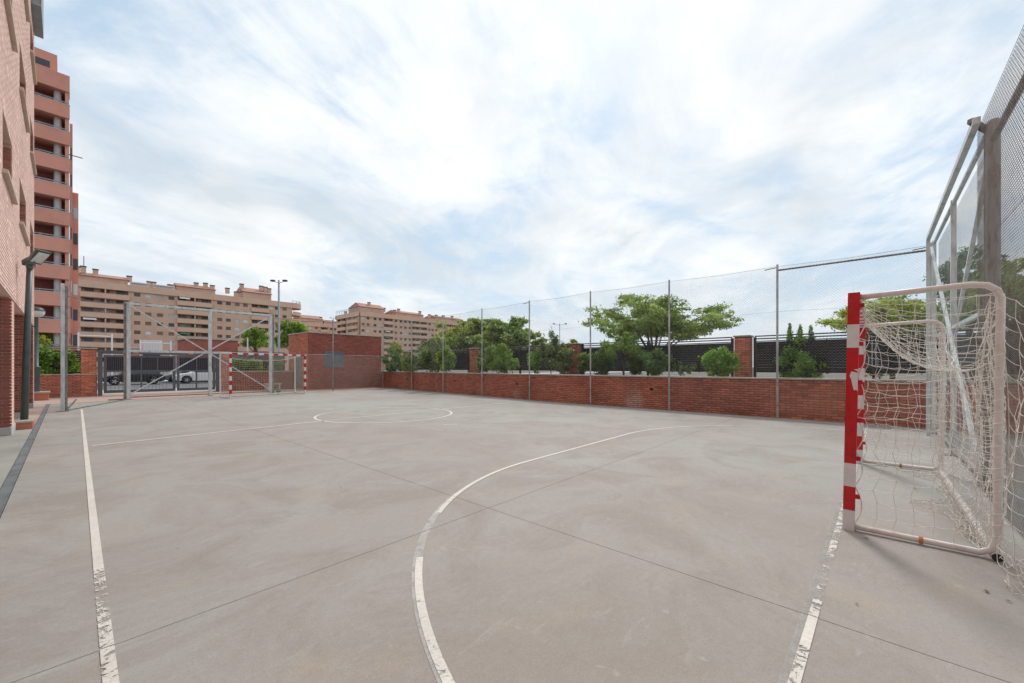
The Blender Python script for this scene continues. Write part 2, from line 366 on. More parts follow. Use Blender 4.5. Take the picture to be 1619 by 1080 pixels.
def diag_mesh(x0, x1, z0, z1, cell, r, m, y=0.0):
    """chain-link drawn as two families of slanting wires, clipped to the panel"""
    A = []; B = []; w_ = x1 - x0; h = z1 - z0
    k = -h
    while k < w_:
        for sgn in (1, -1):
            a0 = max(0, k); b0 = min(w_, k + h)
            if b0 > a0:
                if sgn == 1: A.append((x0 + a0, y + 0.002, z0 + a0 - k)); B.append((x0 + b0, y + 0.002, z0 + b0 - k))
                else: A.append((x1 - a0, y - 0.002, z0 + a0 - k)); B.append((x1 - b0, y - 0.002, z0 + b0 - k))
        k += cell
    V, Fq = rods(A, B, r); return npmesh('wire_mesh', V, Fq, m)
def zig_mesh(x0, x1, z0, z1, cell, r, m):
    """chain-link: every wire zigzags and hooks into both neighbours"""
    p = cell / 2; nz = int((z1 - z0) / p); nx = int((x1 - x0) / p); A = []; B = []
    for i in range(nx):
        for j in range(nz):
            s0 = (i + j) % 2; xa = x0 + (i + s0) * p; xb = x0 + (i + 1 - s0) * p
            A.append((xa + (0.0015 if s0 else -0.0015), 0.004 if s0 else -0.004, z0 + j * p)); B.append((xb + (-0.0015 if s0 else 0.0015), -0.004 if s0 else 0.004, z0 + (j + 1) * p))
    V, Fq = rods(A, B, r); return npmesh('wire_mesh', V, Fq, m)

# brickwork: real bricks standing proud of a mortar bed. Local frame: x along, y into the wall, z up
BL, BH, JT = 0.24, 0.058, 0.012
def brick_mesh(name, m, L_=BL, H_=BH, D_=0.05):
    return MB().box(-L_ / 2, L_ / 2, 0, D_, 0, H_).mesh(name, m)
def brick_cells(Lw, z0, z1, holes=()):
    """list of (x_start, x_end, z) for every brick of a running bond"""
    cells = []; k = 0; z = z0
    while z + BH <= z1 + 0.012:
        x = -(BL / 2 + JT / 2) if k % 2 else 0.0
        while x < Lw - 0.03:
            a, b_ = max(0.0, x), min(Lw, x + BL)
            if b_ - a > 0.03:
                segs = [(a, b_)]
                for (hx0, hx1, hz0, hz1) in holes:
                    if z + BH > hz0 and z < hz1:
                        ns = []
                        for s0, s1 in segs:
                            if s1 <= hx0 or s0 >= hx1: ns.append((s0, s1)); continue
                            if s0 < hx0: ns.append((s0, hx0))
                            if s1 > hx1: ns.append((hx1, s1))
                        segs = ns
                cells += [(s0, s1, z) for s0, s1 in segs if s1 - s0 > 0.02]
            x += BL + JT
        z += BH + JT; k += 1
    return cells
def bricks_joined(cells, m, proud=0.006, name='brickwork'):
    n = len(cells); C_ = np.array(cells, float); jit = rng.normal(0, 0.0012, n)
    x0, x1, z = C_[:, 0], C_[:, 1], C_[:, 2]; y0 = -proud + jit * 0.8; y1 = np.full(n, 0.004)
    V = np.stack([np.stack([x0, y0, z], 1), np.stack([x1, y0, z], 1), np.stack([x1, y0, z + BH], 1), np.stack([x0, y0, z + BH], 1),
                  np.stack([x0, y1, z], 1), np.stack([x1, y1, z], 1), np.stack([x1, y1, z + BH], 1), np.stack([x0, y1, z + BH], 1)], 1).reshape(-1, 3)
    base = (np.arange(n) * 8)[:, None]
    Fq = np.stack([base + np.array([[0, 1, 2, 3]]), base + np.array([[3, 2, 6, 7]]), base + np.array([[1, 0, 4, 5]]), base + np.array([[0, 3, 7, 4]]), base + np.array([[2, 1, 5, 6]])], 1).reshape(-1, 4)
    tone = np.repeat(np.clip(rng.normal(0.5, 0.20, n), 0, 1), 5)
    return npmesh(name, V, Fq, m, tone)
def brick_wall(parent, Lw, z0, z1, m=None, single=None, holes=(), seed=0, proud=0.006):
    """fills a wall face with bricks; single=(xa, xb): bricks of that stretch are objects of their own"""
    m = m or m_brick; cells = brick_cells(Lw, z0, z1, holes)
    if single:
        ind = [c_ for c_ in cells if single[0] <= (c_[0] + c_[1]) / 2 <= single[1]][:300]; s_ = set(ind); rest = [c_ for c_ in cells if c_ not in s_]
        cache = {}
        for a, b_, z in ind:
            L_ = round(b_ - a, 2)
            if L_ not in cache: cache[L_] = brick_mesh('brick', m, b_ - a)
            link('brick', cache[L_], parent, loc=((a + b_) / 2, -proud + random.gauss(0, 0.0012), z))
    else: rest = cells
    if rest: link('brickwork', bricks_joined(rest, m, proud), parent, kind='stuff')

def holed_wall(Lw, H, holes, rev, z0=0.0, x0=0.0):
    """wall face (y=0) with openings and their reveals going back rev metres"""
    b_ = MB(); xs = sorted({x0, x0 + Lw, *[h[0] for h in holes], *[h[1] for h in holes]}); zs = sorted({z0, z0 + H, *[h[2] for h in holes], *[h[3] for h in holes]})
    for i in range(len(xs) - 1):
        for j in range(len(zs) - 1):
            cx, cz = (xs[i] + xs[i + 1]) / 2, (zs[j] + zs[j + 1]) / 2
            if any(h[0] < cx < h[1] and h[2] < cz < h[3] for h in holes): continue
            b_.quad((xs[i], 0, zs[j]), (xs[i + 1], 0, zs[j]), (xs[i + 1], 0, zs[j + 1]), (xs[i], 0, zs[j + 1]))
    for (a, c_, d, e) in holes:
        b_.quad((a, 0, d), (a, rev, d), (c_, rev, d), (c_, 0, d)); b_.quad((a, 0, e), (c_, 0, e), (c_, rev, e), (a, rev, e))
        b_.quad((a, 0, d), (a, 0, e), (a, rev, e), (a, rev, d)); b_.quad((c_, 0, d), (c_, rev, d), (c_, rev, e), (c_, 0, e))
    return b_

# ------------------------------------------------------------------ ground and court
MB().quad((-900, -900, -0.12), (900, -900, -0.12), (900, 900, -0.12), (-900, 900, -0.12)).build('ground', m_land, kind='structure')
court = thing('sports_court', None, None, kind='structure')
XE = [-0.418, JX, 8.35, 13.9]; YE = [-9, -2.7, JY, 8.45, 14.0, 19.6, 23.4]
for i in range(3):
    for j in range(6):
        g_ = 0.0028; x0, x1, y0, y1 = XE[i] + g_, XE[i + 1] - g_, YE[j] + g_, YE[j + 1] - g_
        MB().box(x0, x1, y0, y1, -0.08, 0).build('concrete_slab', m_court, court)
MB().box(13.9028, 15.6, -9, 23.397, -0.09, -0.001).build('edge_strip', m_court, court)
MB().box(-30, 15.6, 23.403, 30.0, -0.1, 0.001).build('pink_pavement', m_pink, kind='structure')
# paving left of the drain: slabs with joints
pav = thing('side_pavement', None, None, kind='structure')
for j in range(16):
    y0 = -9 + j * 2.02
    MB().box(-6.0, -0.517, y0 + 0.003, y0 + 2.017, -0.09, 0.0).build('paving_slab', m_walk if j < 12 else m_pink, pav)
MB().box(-6.0, -0.517, 23.323, 23.397, -0.09, 0.0).build('paving_slab', m_pink, pav)
# drain channel covers
dr = thing('drain_channel', None, None, kind='structure')
m_drain = mat('drain_steel', (0.20, 0.225, 0.235), 0.6, 0.3, var=0.2, vscale=2.5, grain=0.1)
for j in range(32):
    y0 = -9 + j * 1.01
    d_ = MB().box(-0.512, -0.421, y0 + 0.004, y0 + 1.004, -0.05, 0.003)
    d_.box(-0.508, -0.502, y0 + 0.004, y0 + 1.004, 0.003, 0.006).box(-0.431, -0.425, y0 + 0.004, y0 + 1.004, 0.003, 0.006)
    d_.build('drain_cover', m_drain, dr)
# road beyond the gate, kerbs
MB().box(-80, 15.6, 30.0, 34.6, -0.1, 0.004).build('pavement', m_plaster, kind='structure')
MB().box(-80, 120, 34.6, 34.8, -0.12, 0.006).build('kerb', m_plaster, kind='structure')
MB().quad((-80, 34.8, -0.09), (160, 34.8, -0.09), (160, 50, -0.09), (-80, 50, -0.09)).build('road', m_asph, kind='structure')
MB().box(-80, 160, 50, 58, -0.12, 0.01).build('pavement', m_plaster, kind='structure')
MB().box(15.6, 20, -30, 34.6, -0.11, -0.02).build('pavement', m_walk, kind='structure')

# painted markings: short quads carrying their own wear value
def strip(b_, pts, wd, wear, z=0.0045):
    for i in range(len(pts) - 1):
        a, c_ = Vector(pts[i]), Vector(pts[i + 1]); d = (c_ - a)
        if i == 0: n0 = Vector((-d.y, d.x)).normalized()
        n1 = (Vector(pts[min(i + 2, len(pts) - 1)]) - a); n1 = Vector((-n1.y, n1.x)).normalized()
        a0, a1, c0, c1 = a + n0 * wd / 2, a - n0 * wd / 2, c_ + n1 * wd / 2, c_ - n1 * wd / 2
        b_.quad((a1.x, a1.y, z), (c1.x, c1.y, z), (c0.x, c0.y, z), (a0.x, a0.y, z), wear((a + c_) / 2)); n0 = n1
def seg(a, b_, n=60): return [(a[0] + (b_[0] - a[0]) * i / n, a[1] + (b_[1] - a[1]) * i / n) for i in range(n + 1)]
def smooth(a, b_, x): t_ = min(1, max(0, (x - a) / (b_ - a))); return t_ * t_ * (3 - 2 * t_)
mk = thing('line_markings', None, None, kind='structure')
LW = 0.052
b1 = MB(); strip(b1, seg((0.085, -1.5), (0.34, 19.6), 160), LW, lambda p: 0.20 + 0.20 * (1 - smooth(2.7, 3.6, p.y)) + 0.36 * math.exp(-((p.y - 3.6) / 0.45) ** 2) + 0.16 * (1 - smooth(3.0, 5.0, p.y)))
b1.build('touch_line', m_paint, mk)
b1 = MB(); strip(b1, seg((0.31, 10.42), (4.6, 10.72), 60) , 0.075, lambda p: -0.3); strip(b1, seg((4.6, 10.72), (12.7, 10.72), 80), 0.065, lambda p: -0.2 + 0.6 * smooth(8.3, 9.2, p.x)); b1.build('halfway_line', m_paint, mk)
b1 = MB(); strip(b1, [(6.42 + 1.93 * math.cos(a), 10.85 + 1.93 * math.sin(a)) for a in np.linspace(0, 2 * PI, 97)], 0.065, lambda p: -0.2); b1.build('centre_circle', m_paint, mk)
def gl_w(p):
    return 0.62 + 0.10 * math.exp(-((p.x - 3.5) / 0.5) ** 2) - 0.30 * math.exp(-((p.x - 2.7) / 0.25) ** 2)
b1 = MB(); strip(b1, seg((1.2, 0.28), (12.6, 0.12), 160), 0.045, gl_w); b1.build('goal_line', m_paint, mk)
b1 = MB(); strip(b1, seg((1.2, 0.30), (12.6, 0.14), 160), 0.07, lambda p: 0.3, z=0.002); b1.build('faded_old_line', m_ghost, mk)
arc = [(4.6 + 3.66 * math.cos(a), 0.2 + 3.66 * math.sin(a)) for a in np.linspace(PI, PI / 2, 70)] + [(x, 3.86) for x in np.linspace(4.7, 7.8, 24)] + \
      [(7.9 + 3.66 * math.cos(a), 0.2 + 3.66 * math.sin(a)) for a in np.linspace(PI / 2, 0.02, 60)]
def arc_w(p):
    wv = 0.27 + 0.75 * smooth(2.45, 2.62, p.y) * (1 - smooth(2.25, 2.5, p.x)) + 0.3 * (1 - smooth(1.4, 2.4, p.y)) * (1 if p.x < 3 else 0)
    if p.x < 3.2 and p.x > 2.25: wv += 0.22 * (1 - smooth(2.3, 3.3, p.x))
    if p.x > 10.6: wv += 0.30
    return wv
b1 = MB(); strip(b1, arc, 0.050, arc_w); b1.build('penalty_arc', m_paint, mk)
b1 = MB(); strip(b1, [(4.62 + 3.69 * math.cos(a), 0.2 + 3.69 * math.sin(a)) for a in np.linspace(PI - 0.25, PI - 1.1, 40)], 0.065, lambda p: 0.0, z=0.002); b1.build('faded_old_line', m_ghost, mk)
b1 = MB(); strip(b1, seg((12.86, -1.0), (12.75, 10), 80), 0.06, lambda p: 0.3); b1.build('far_touch_line', m_paint, mk)
b1 = MB(); strip(b1, seg((6.2, 7.83), (6.45, 7.62), 6), 0.07, lambda p: 0.3); b1.build('penalty_mark', m_paint, mk)
b1 = MB()
for a_, c_ in (((3.6, 17.9), (4.3, 17.95)), ((6.6, 17.5), (7.2, 17.55)), ((1.9, 20.0), (3.4, 20.05))): strip(b1, seg(a_, c_, 6), 0.07, lambda p: 0.45)
b1.build('far_line_remnants', m_paint, mk)

# ------------------------------------------------------------------ trees and shrubs
def leaf_cloud(centers, n, size, aspect=0.5, flat=0.0, shell=0.55):
    """n leaf-sized quads spread through a set of ellipsoid clumps: centers = [(x,y,z,rx,ry,rz)]"""
    C_ = np.array(centers, float); vol = (C_[:, 3] * C_[:, 4] * C_[:, 5]) ** 0.67; p = vol / vol.sum()
    idx = rng.choice(len(C_), n, p=p); d = rng.normal(size=(n, 3)); d /= np.linalg.norm(d, axis=1, keepdims=True)
    rad = (shell + (1 - shell) * rng.random((n, 1))) ** 0.8 * (0.80 + 0.62 * rng.random((n, 1)) ** 3)
    P = C_[idx, :3] + d * rad * C_[idx, 3:6]
    nrm = d * 0.5 + rng.normal(size=(n, 3)) * 0.75; nrm[:, 2] += 0.35 + flat * 2.0; nrm /= np.linalg.norm(nrm, axis=1, keepdims=True)
    a = rng.normal(size=(n, 3)); e1 = np.cross(nrm, a); e1 /= np.linalg.norm(e1, axis=1, keepdims=True); e2 = np.cross(nrm, e1)
    s = size * (0.6 + 0.8 * rng.random((n, 1))); e1 = e1 * s; e2 = e2 * s * aspect
    V = np.stack([P - e1 / 2, P + e2 / 2 * 0.9, P + e1 / 2, P - e2 / 2 * 0.9], 1).reshape(-1, 3)
    ct = rng.random(len(C_)); tone = np.clip(0.62 * rng.random(n) ** 1.3 + 0.36 * ct[idx], 0, 1)
    return V, np.arange(n * 4).reshape(-1, 4), tone
def clumps(c, r, n, cr, flat=1.0, seed=0, low=-0.6):
    """clumps scattered in an ellipsoid of radii r around c"""
    rs = random.Random(seed); o = []
    while len(o) < n:
        x, y, z = (rs.uniform(-1, 1) for _ in range(3))
        if z < low or x * x + y * y + z * z > 1: continue
        k = cr * rs.uniform(0.6, 1.3); o.append((c[0] + x * r[0], c[1] + y * r[1], c[2] + z * r[2], k, k, k * flat))
    return o
def plant(name, label, cat, x, y, z, cl, n, size, m, stems, group=None, aspect=0.5, trunk_r=0.03, flat=0.0, bark=None, part='crown', shell=0.55):
    """cl: clumps in local coordinates; stems: number of limbs that reach for clumps"""
    t_ = thing(name, label, cat, (x, y, z), 0, group)
    V, Fq, tone = leaf_cloud(cl, n, size, aspect, flat, shell); link(part, npmesh(part, V, Fq, m, tone), t_)
    if stems:
        rs = random.Random(hash(label) % 1000 if False else len(label) * 7 + n); b_ = MB(); zc = min(c_[2] for c_ in cl)
        fork = max(0.1, zc * 0.75)
        b_.tube([(0, 0, -0.05), (0.02, 0.01, fork * 0.5), (0.0, 0.03, fork)], [trunk_r * 1.25, trunk_r, trunk_r * 0.85], 7)
        for c_ in rs.sample(cl, min(stems, len(cl))):
            m1 = (c_[0] * 0.45 + rs.uniform(-.05, .05), c_[1] * 0.45, fork + (c_[2] - fork) * 0.4)
            b_.tube([(0, 0.03, fork), m1, (c_[0] * 0.8, c_[1] * 0.8, fork + (c_[2] - fork) * 0.8), (c_[0], c_[1], c_[2])], [trunk_r * 0.6, trunk_r * 0.42, trunk_r * 0.28, trunk_r * 0.12], 5)
        b_.build('trunk' if trunk_r > 0.028 else 'stem', bark or m_bark, t_, smooth=True)
    return t_
#@@PART2
def XonY(px, Y): t_ = (px - CX) / F_PX; z = Y / (-t_ * SA + CA); return z * (t_ * CA + SA)
def YonX(px, X): t_ = (px - CX) / F_PX; z = X / (t_ * CA + SA); return z * (-t_ * SA + CA)

# ------------------------------------------------------------------ near-left residential building (faces +X)
FX, FY0, FY1, FH = -0.76, -7.0, 21.9, 17.5
bl = thing('apartment_building', 'pale salmon brick building with stone window sills rising above the left edge of the court', 'building', (FX, FY0, 0), R(90))
Lf = FY1 - FY0
wcols = [(-5.0, -3.1), (-0.9, 1.0), (3.3, 5.2), (7.4, 9.3), (11.5, 13.35), (15.35, 17.7), (19.6, 21.5)]
wrows = [(4.92, 6.02), (8.15, 9.35), (11.3, 12.5), (14.4, 15.6)]
holes = [(a - FY0, c_ - FY0, d, e) for a, c_ in wcols for d, e in wrows]
holed_wall(Lf, FH - 2.9, holes, 0.32, z0=2.9).build('wall', m_mortar_lt, bl)
cells = [(a, c_, z + 2.9) for a, c_, z in brick_cells(Lf, 0, FH - 2.92, [(h[0], h[1], h[2] - 2.9, h[3] - 2.9) for h in holes]) if (a > 15 or z < 6)]
link('brickwork', bricks_joined(cells, m_brick_lt, 0.0014), bl, kind='stuff')
s_ = MB().box(0, Lf, 0.001, 6, 2.86, 2.9).box(0.01, Lf, 0.33, 11, 2.92, FH).box(0, Lf, 0.0, 11, FH, FH + 0.25); s_.build('upper_storeys', m_mortar_lt, bl)
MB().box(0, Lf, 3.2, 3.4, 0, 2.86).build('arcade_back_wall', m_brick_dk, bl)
fr_me = MB(); 
fr_me.box(0, 1.85, 0.24, 0.29, 0, 0.06).box(0, 1.85, 0.24, 0.29, 1.04, 1.10).box(0, 0.06, 0.24, 0.29, 0.06, 1.04).box(1.79, 1.85, 0.24, 0.29, 0.06, 1.04).box(0.90, 0.95, 0.24, 0.29, 0.06, 1.04)
fr_me = fr_me.mesh('window_frame', m_dark)
pn_me = MB().box(0.05, 1.80, 0.26, 0.27, 0.05, 1.05).mesh('pane', m_pane)
sl_me = MB().box(-0.10, 2.0, -0.075, 0.30, -0.07, 0.0).mesh('window_sill', m_sill)
rv_me = MB()
for a, c_ in wcols:
    for d, e in wrows:
        k = (c_ - a) / 1.85
        o = link('window', fr_me, bl, loc=(a - FY0, 0, d)); o.scale = (k, 1, (e - d) / 1.1)
        p_ = link('pane', pn_me, o)
        s2 = link('window_sill', sl_me, bl, bevel=0.006, loc=(a - FY0, 0, d)); s2.scale = (k, 1, 1)
        x_ = c_ - FY0      # reveal at the far side is laid in dark red brick
        cl_ = []
        for i in range(int((e - d) / (BH + JT))):
            z_ = d + 0.005 + i * (BH + JT); rv_me.box(x_ - 0.012, x_ - 0.002, 0.012, 0.235, z_, z_ + BH, random.random())
rv_me.build('reveal_brickwork', m_brick, bl, kind='stuff')
# arcade pillars: near one with single bricks
def pillar(yw, singles):
    p_ = MB().box(0.0, 0.9, 0.03, 0.62, 0.17, 2.86).mesh('pillar', m_mortar_p); o = link('pillar', p_, bl, loc=(yw - FY0, 0, 0))
    MB().box(-0.03, 0.93, -0.0, 0.66, 0, 0.17).build('plinth', m_plaster, o, bevel=0.006)
    for face in range(2):
        Lw = 0.62 if face == 0 else 0.9
        cells_ = brick_cells(Lw, 0.18, 2.85)
        # face 0 looks towards -Y: local x is depth, laid at x=0 ; face 1 looks towards +X
        if face == 0 and singles:
            cache = {}
            for a, c_, z in cells_:
                L_ = round(c_ - a, 2)
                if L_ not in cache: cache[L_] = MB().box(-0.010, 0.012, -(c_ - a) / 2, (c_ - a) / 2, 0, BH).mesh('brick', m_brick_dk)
                link('brick', cache[L_], o, loc=(random.gauss(0, 0.001), (a + c_) / 2 + 0.0, z))
        else:
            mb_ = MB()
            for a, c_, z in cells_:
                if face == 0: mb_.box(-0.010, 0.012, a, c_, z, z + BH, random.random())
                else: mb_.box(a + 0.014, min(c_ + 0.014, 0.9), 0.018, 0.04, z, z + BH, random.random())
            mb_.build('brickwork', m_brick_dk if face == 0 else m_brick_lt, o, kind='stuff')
pillar(13.3, True)
for y_ in (17.4, 21.5, 9.2, 5.1, 1.0, -3.1): pillar(y_, False)
# dark awning box at the top corner
aw = MB().box(Lf - 2.0, Lf - 0.1, -0.22, -0.01, 13.0, 13.08).box(Lf - 2.0, Lf - 1.94, -0.2, -0.01, 13.08, 15.2).box(Lf - 0.2, Lf - 0.14, -0.2, -0.01, 13.08, 15.2)
for i in range(8): aw.box(Lf - 2.0, Lf - 0.1, -0.22, -0.19, 13.12 + i * 0.24, 13.33 + i * 0.24)
aw.build('window_screen', m_grey, bl)

# ------------------------------------------------------------------ red brick tower with balconies
TY = 66.8
tw = thing('apartment_tower', 'tall red brick tower with stacked open balconies behind the pale building', 'building', (-16, TY, 0), 0)
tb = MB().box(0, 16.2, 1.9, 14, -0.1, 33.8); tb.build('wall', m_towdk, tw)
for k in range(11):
    zp = 0.6 + 3.0 * k
    b_ = MB().box(0, 16.25, 0, 0.22, zp - 1.45 if k else 0, zp + (0 if k else 0)) if k else MB().box(0, 16.25, 0, 0.22, -0.1, 0.6)
    if k:
        b_.box(0, 16.2, 0.22, 1.9, zp - 1.45, zp - 1.2)
    b_.build('balcony_parapet', m_tower, tw)
    if k:
        r_ = MB().box(0, 16.2, 0.05, 0.12, zp + 0.22, zp + 0.30)
        for i in range(17): r_.box(i * 1.0 + 0.05, i * 1.0 + 0.1, 0.06, 0.11, zp, zp + 0.22)
        r_.build('balcony_rail', m_grey, tw); MB().box(0, 16.27, -0.03, 0.25, zp, zp + 0.07).build('parapet_cap', m_plaster, tw)
    if k < 10 or True:
        MB().lathe([(0.30, zp), (0.30, zp + 1.55)], 14, (15.35, 0.9, 0)).build('balcony_column', m_plaster, tw, smooth=True)
        for x0 in (1.5, 5.0, 8.5, 11.6):
            if k % 3 == 0 or x0 > 8: MB().box(x0, x0 + 1.8, 1.82, 1.88, zp - 0.9, zp + 1.3).build('balcony_door', m_pane if (k + int(x0)) % 2 else m_shut, tw)
MB().box(0, 16.25, 0, 1.9, 32.1, 33.9).build('top_band', m_tower, tw)
MB().box(15.9, 16.2, 0.22, 1.9, 0, 32.1).build('end_wall', m_tower, tw)
pt = MB().box(2, 15.3, 1.95, 12, 33.85, 36.7).build('penthouse', m_tower, tw); MB().box(13.7, 14.75, 1.90, 1.99, 35.0, 35.7).build('window', m_pane, pt)
for i, (x0, x1, y0, y1, h) in enumerate(((16.27, 16.47, 0.9, 8, 29.0), (16.3, 16.95, 3.4, 15, 22.0))):
    o = MB().box(x0, x1, y0, y1, -0.1, h).build('side_wing', m_tower, tw)
    for k in range(int(h / 3)): MB().box(x0 + (0.06 if i == 0 else 0.24), x1 - 0.06, y0 - 0.04, y0 + 0.02, 0.9 + 3 * k, 2.2 + 3 * k).build('window', m_curt if k % 3 == 0 else m_pane, o)
    MB().box(x0 - 0.02, x0 + 0.03, y0 - 0.07, y0 + 0.05, 0, h).build('edge_pipe', m_plaster, o)
MB().tube([(16.2, 0.2, 25.2), (17.2, -0.6, 24.9)], 0.05, 6).build('bracket', m_dark, tw)
# resident leaning on the parapet
pX = XonY(64, TY); pz = HT(376, 43.5)
pr = thing('person', 'red-haired person in teal leaning on a balcony parapet of the red tower', 'person', (pX, TY + 0.42, pz - 1.1), 0)
def skin_body(name, verts, edges, radii, m, parent, root=0, sub=1):
    me = bpy.data.meshes.new(name); me.from_pydata(verts, edges, []); me.materials.append(m)
    o = link(name, me, parent); sk = o.modifiers.new('skin', 'SKIN'); sk.use_smooth_shade = True
    for i, v_ in enumerate(me.skin_vertices[0].data if me.skin_vertices else []): v_.radius = radii[i]
    if not me.skin_vertices:
        o.modifiers.remove(sk); b_ = MB()
        for a, c_ in edges: b_.tube([verts[a], verts[c_]], [radii[a][0], radii[c_][0]], 10)
        o.data = b_.mesh(name, m, True)
    else:
        s2 = o.modifiers.new('sub', 'SUBSURF'); s2.levels = sub; s2.render_levels = sub
    return o
bv = [(0, 0.1, 0.9), (0, 0.06, 1.15), (0, 0, 1.40), (0, -0.03, 1.50), (0, -0.06, 1.62), (0.19, 0, 1.40), (0.27, -0.12, 1.15), (0.12, -0.38, 1.12), (-0.19, 0, 1.40), (-0.27, -0.12, 1.15), (-0.12, -0.38, 1.12),
      (0.1, 0.1, 0.5), (0.1, 0.12, 0.05), (-0.1, 0.1, 0.5), (-0.1, 0.12, 0.05)]
be = [(0, 1), (1, 2), (2, 3), (3, 4), (2, 5), (5, 6), (6, 7), (2, 8), (8, 9), (9, 10), (0, 11), (11, 12), (0, 13), (13, 14)]
br_ = [(.16, .12), (.15, .11), (.16, .1), (.055, .055), (.10, .11), (.07, .07), (.045, .045), (.03, .03), (.07, .07), (.045, .045), (.03, .03), (.08, .08), (.05, .05), (.08, .08), (.05, .05)]
skin_body('body', bv, be, br_, m_skin, pr)
MB().lathe([(0.17, 0.92), (0.185, 1.15), (0.20, 1.38), (0.09, 1.48)], 12, (0, 0.03, 0)).build('shirt', m_teal, pr, smooth=True)
MB().lathe([(0.03, 1.76), (0.10, 1.72), (0.125, 1.64), (0.12, 1.56)], 12, (0, -0.03, 0)).build('hair', m_hair, pr, smooth=True)

# ------------------------------------------------------------------ beige apartment blocks
win_me = {m.name: MB().box(-0.75, 0.75, 0.12, 0.2, 0, 1.15).mesh('window', m) for m in (m_shut, m_pane, m_curt)}
door_me = {m.name: MB().box(-0.95, 0.95, 1.45, 1.52, -0.3, 1.35).mesh('balcony_window', m) for m in (m_shut, m_pane, m_curt)}
chim_me = MB().box(-0.6, 0.6, -0.5, 0.5, 0, 1.7).mesh('chimney', m_beige); cap_me = MB().box(-0.7, 0.7, -0.6, 0.6, 1.75, 2.05).box(-0.5, 0.5, -0.4, 0.4, 1.65, 1.8).mesh('chimney_cap', m_dark)
def beige_block(name, label, loc, rz, Lw, depth, top, nfl, bays, wins, attics, chims, base=-0.1, seed=0):
    rs = random.Random(seed)
    t_ = thing(name, label, 'building', loc, rz, 'beige apartment blocks')
    hp = [top - 1.35 - 3.0 * k for k in range(nfl)]
    hs = []
    for k in range(nfl):
        for a, c_ in bays: hs.append((a, c_, hp[k], hp[k] + 1.35))
        for x in wins: hs.append((x - 0.75, x + 0.75, hp[k] + 0.02, hp[k] + 1.17))
    H = top + 2.0 - base
    holed_wall(Lw, H, hs, 0.25, z0=base).build('wall', m_beige, t_)
    MB().box(0, Lw, 1.55, depth, base, top + 0.02).box(0, 0.3, 0.3, 1.55, base, top).box(Lw - 0.3, Lw, 0.3, 1.55, base, top).box(0, Lw, 0.3, 1.55, top, top + 0.3).build('inner_wall', m_beige, t_)
    mb_ = MB()
    for k in range(nfl): mb_.box(0.3, Lw - 0.3, 0.3, 1.55, hp[k] - 1.1, hp[k] - 0.9)
    mb_.build('floor_slabs', m_beige2, t_)
    MB().box(-0.3, Lw + 0.3, -0.45, 0.0 - 0.003, top + 0.05, top + 2.1).build('cornice', m_beige2, t_)
    for k in range(nfl):
        for a, c_ in bays:
            o = MB().box(a - 0.25, c_ + 0.25, -0.65, -0.45, hp[k] - 1.5, hp[k]).box(a - 0.25, c_ + 0.25, -0.45, 0.0 - 0.003, hp[k] - 1.5, hp[k] - 1.3).box(a - .25, a - .05, -.45, -.003, hp[k] - 1.3, hp[k]).box(c_ + .05, c_ + .25, -.45, -.003, hp[k] - 1.3, hp[k]).build('balcony', m_beige2, t_)
            MB().box(a - 0.2, c_ + 0.2, -0.6, -0.54, hp[k] + 0.08, hp[k] + 0.16).build('rail', m_grey, o)
            n_ = max(1, int((c_ - a) / 2.6)); stp = (c_ - a) / n_
            for i in range(n_):
                m_ = rs.choice([m_shut, m_shut, m_shut, m_pane, m_pane, m_curt]); link('balcony_window', door_me[m_.name], t_, loc=(a + stp * (i + 0.5), 0, hp[k]))
            if rs.random() < 0.22: MB().quad((a + 0.4, -0.43, hp[k] + 1.25), (a + 3.2, -0.43, hp[k] + 1.25), (a + 3.2, -0.9, hp[k] + 0.7), (a + 0.4, -0.9, hp[k] + 0.7)).build('awning', rs.choice([m_curt, m_white, m_ballg]), t_)
            if c_ - a > 7:
                MB().box((a + c_) / 2 - 0.15, (a + c_) / 2 + 0.15, -0.45, 1.5, hp[k], hp[k] + 1.35).build('divider', m_beige, t_)
        for x in wins:
            m_ = rs.choice([m_shut, m_shut, m_shut, m_pane, m_curt]); link('window', win_me[m_.name], t_, loc=(x, 0, hp[k] + 0.01))
    MB().box(0, Lw, 0.3, depth, top + 1.6, top + 1.9).build('terrace', m_roof, t_)
    for a, c_, h in attics:
        at_ = MB(); at_.box(a, c_, 1.5, depth - 1, top + 1.9, top + 1.9 + h * 0.55)
        o = at_.build("attic", m_beige, t_)
        z_ = top + 1.9 + h * 0.55; zr = top + 1.9 + h
        r_ = MB(); y0, y1, ym = 1.0, depth - 0.6, depth * 0.42
        r_.quad((a - .3, y0, z_), (c_ + .3, y0, z_), (c_ + .1, ym, zr), (a - .1, ym, zr)); r_.quad((a - .1, ym, zr), (c_ + .1, ym, zr), (c_ + .3, y1, z_), (a - .3, y1, z_))
        r_.face([(a - .3, y0, z_), (a - .1, ym, zr), (a - .3, y1, z_)]); r_.face([(c_ + .3, y0, z_), (c_ + .3, y1, z_), (c_ + .1, ym, zr)])
        r_.build('roof', m_roof, t_)
        MB().box(a + (c_ - a) * 0.3, a + (c_ - a) * 0.55, 1.42, 1.49, top + 2.2, top + 2.5).build('attic_window', m_curt, t_)
    for x, y, z in chims:
        o = link('chimney', chim_me, t_, loc=(x, y, z)); link('chimney_cap', cap_me, o)
    return t_
Y1 = 175.0; X0 = -8.0
def lx(px, Y=Y1): return XonY(px, Y) - X0
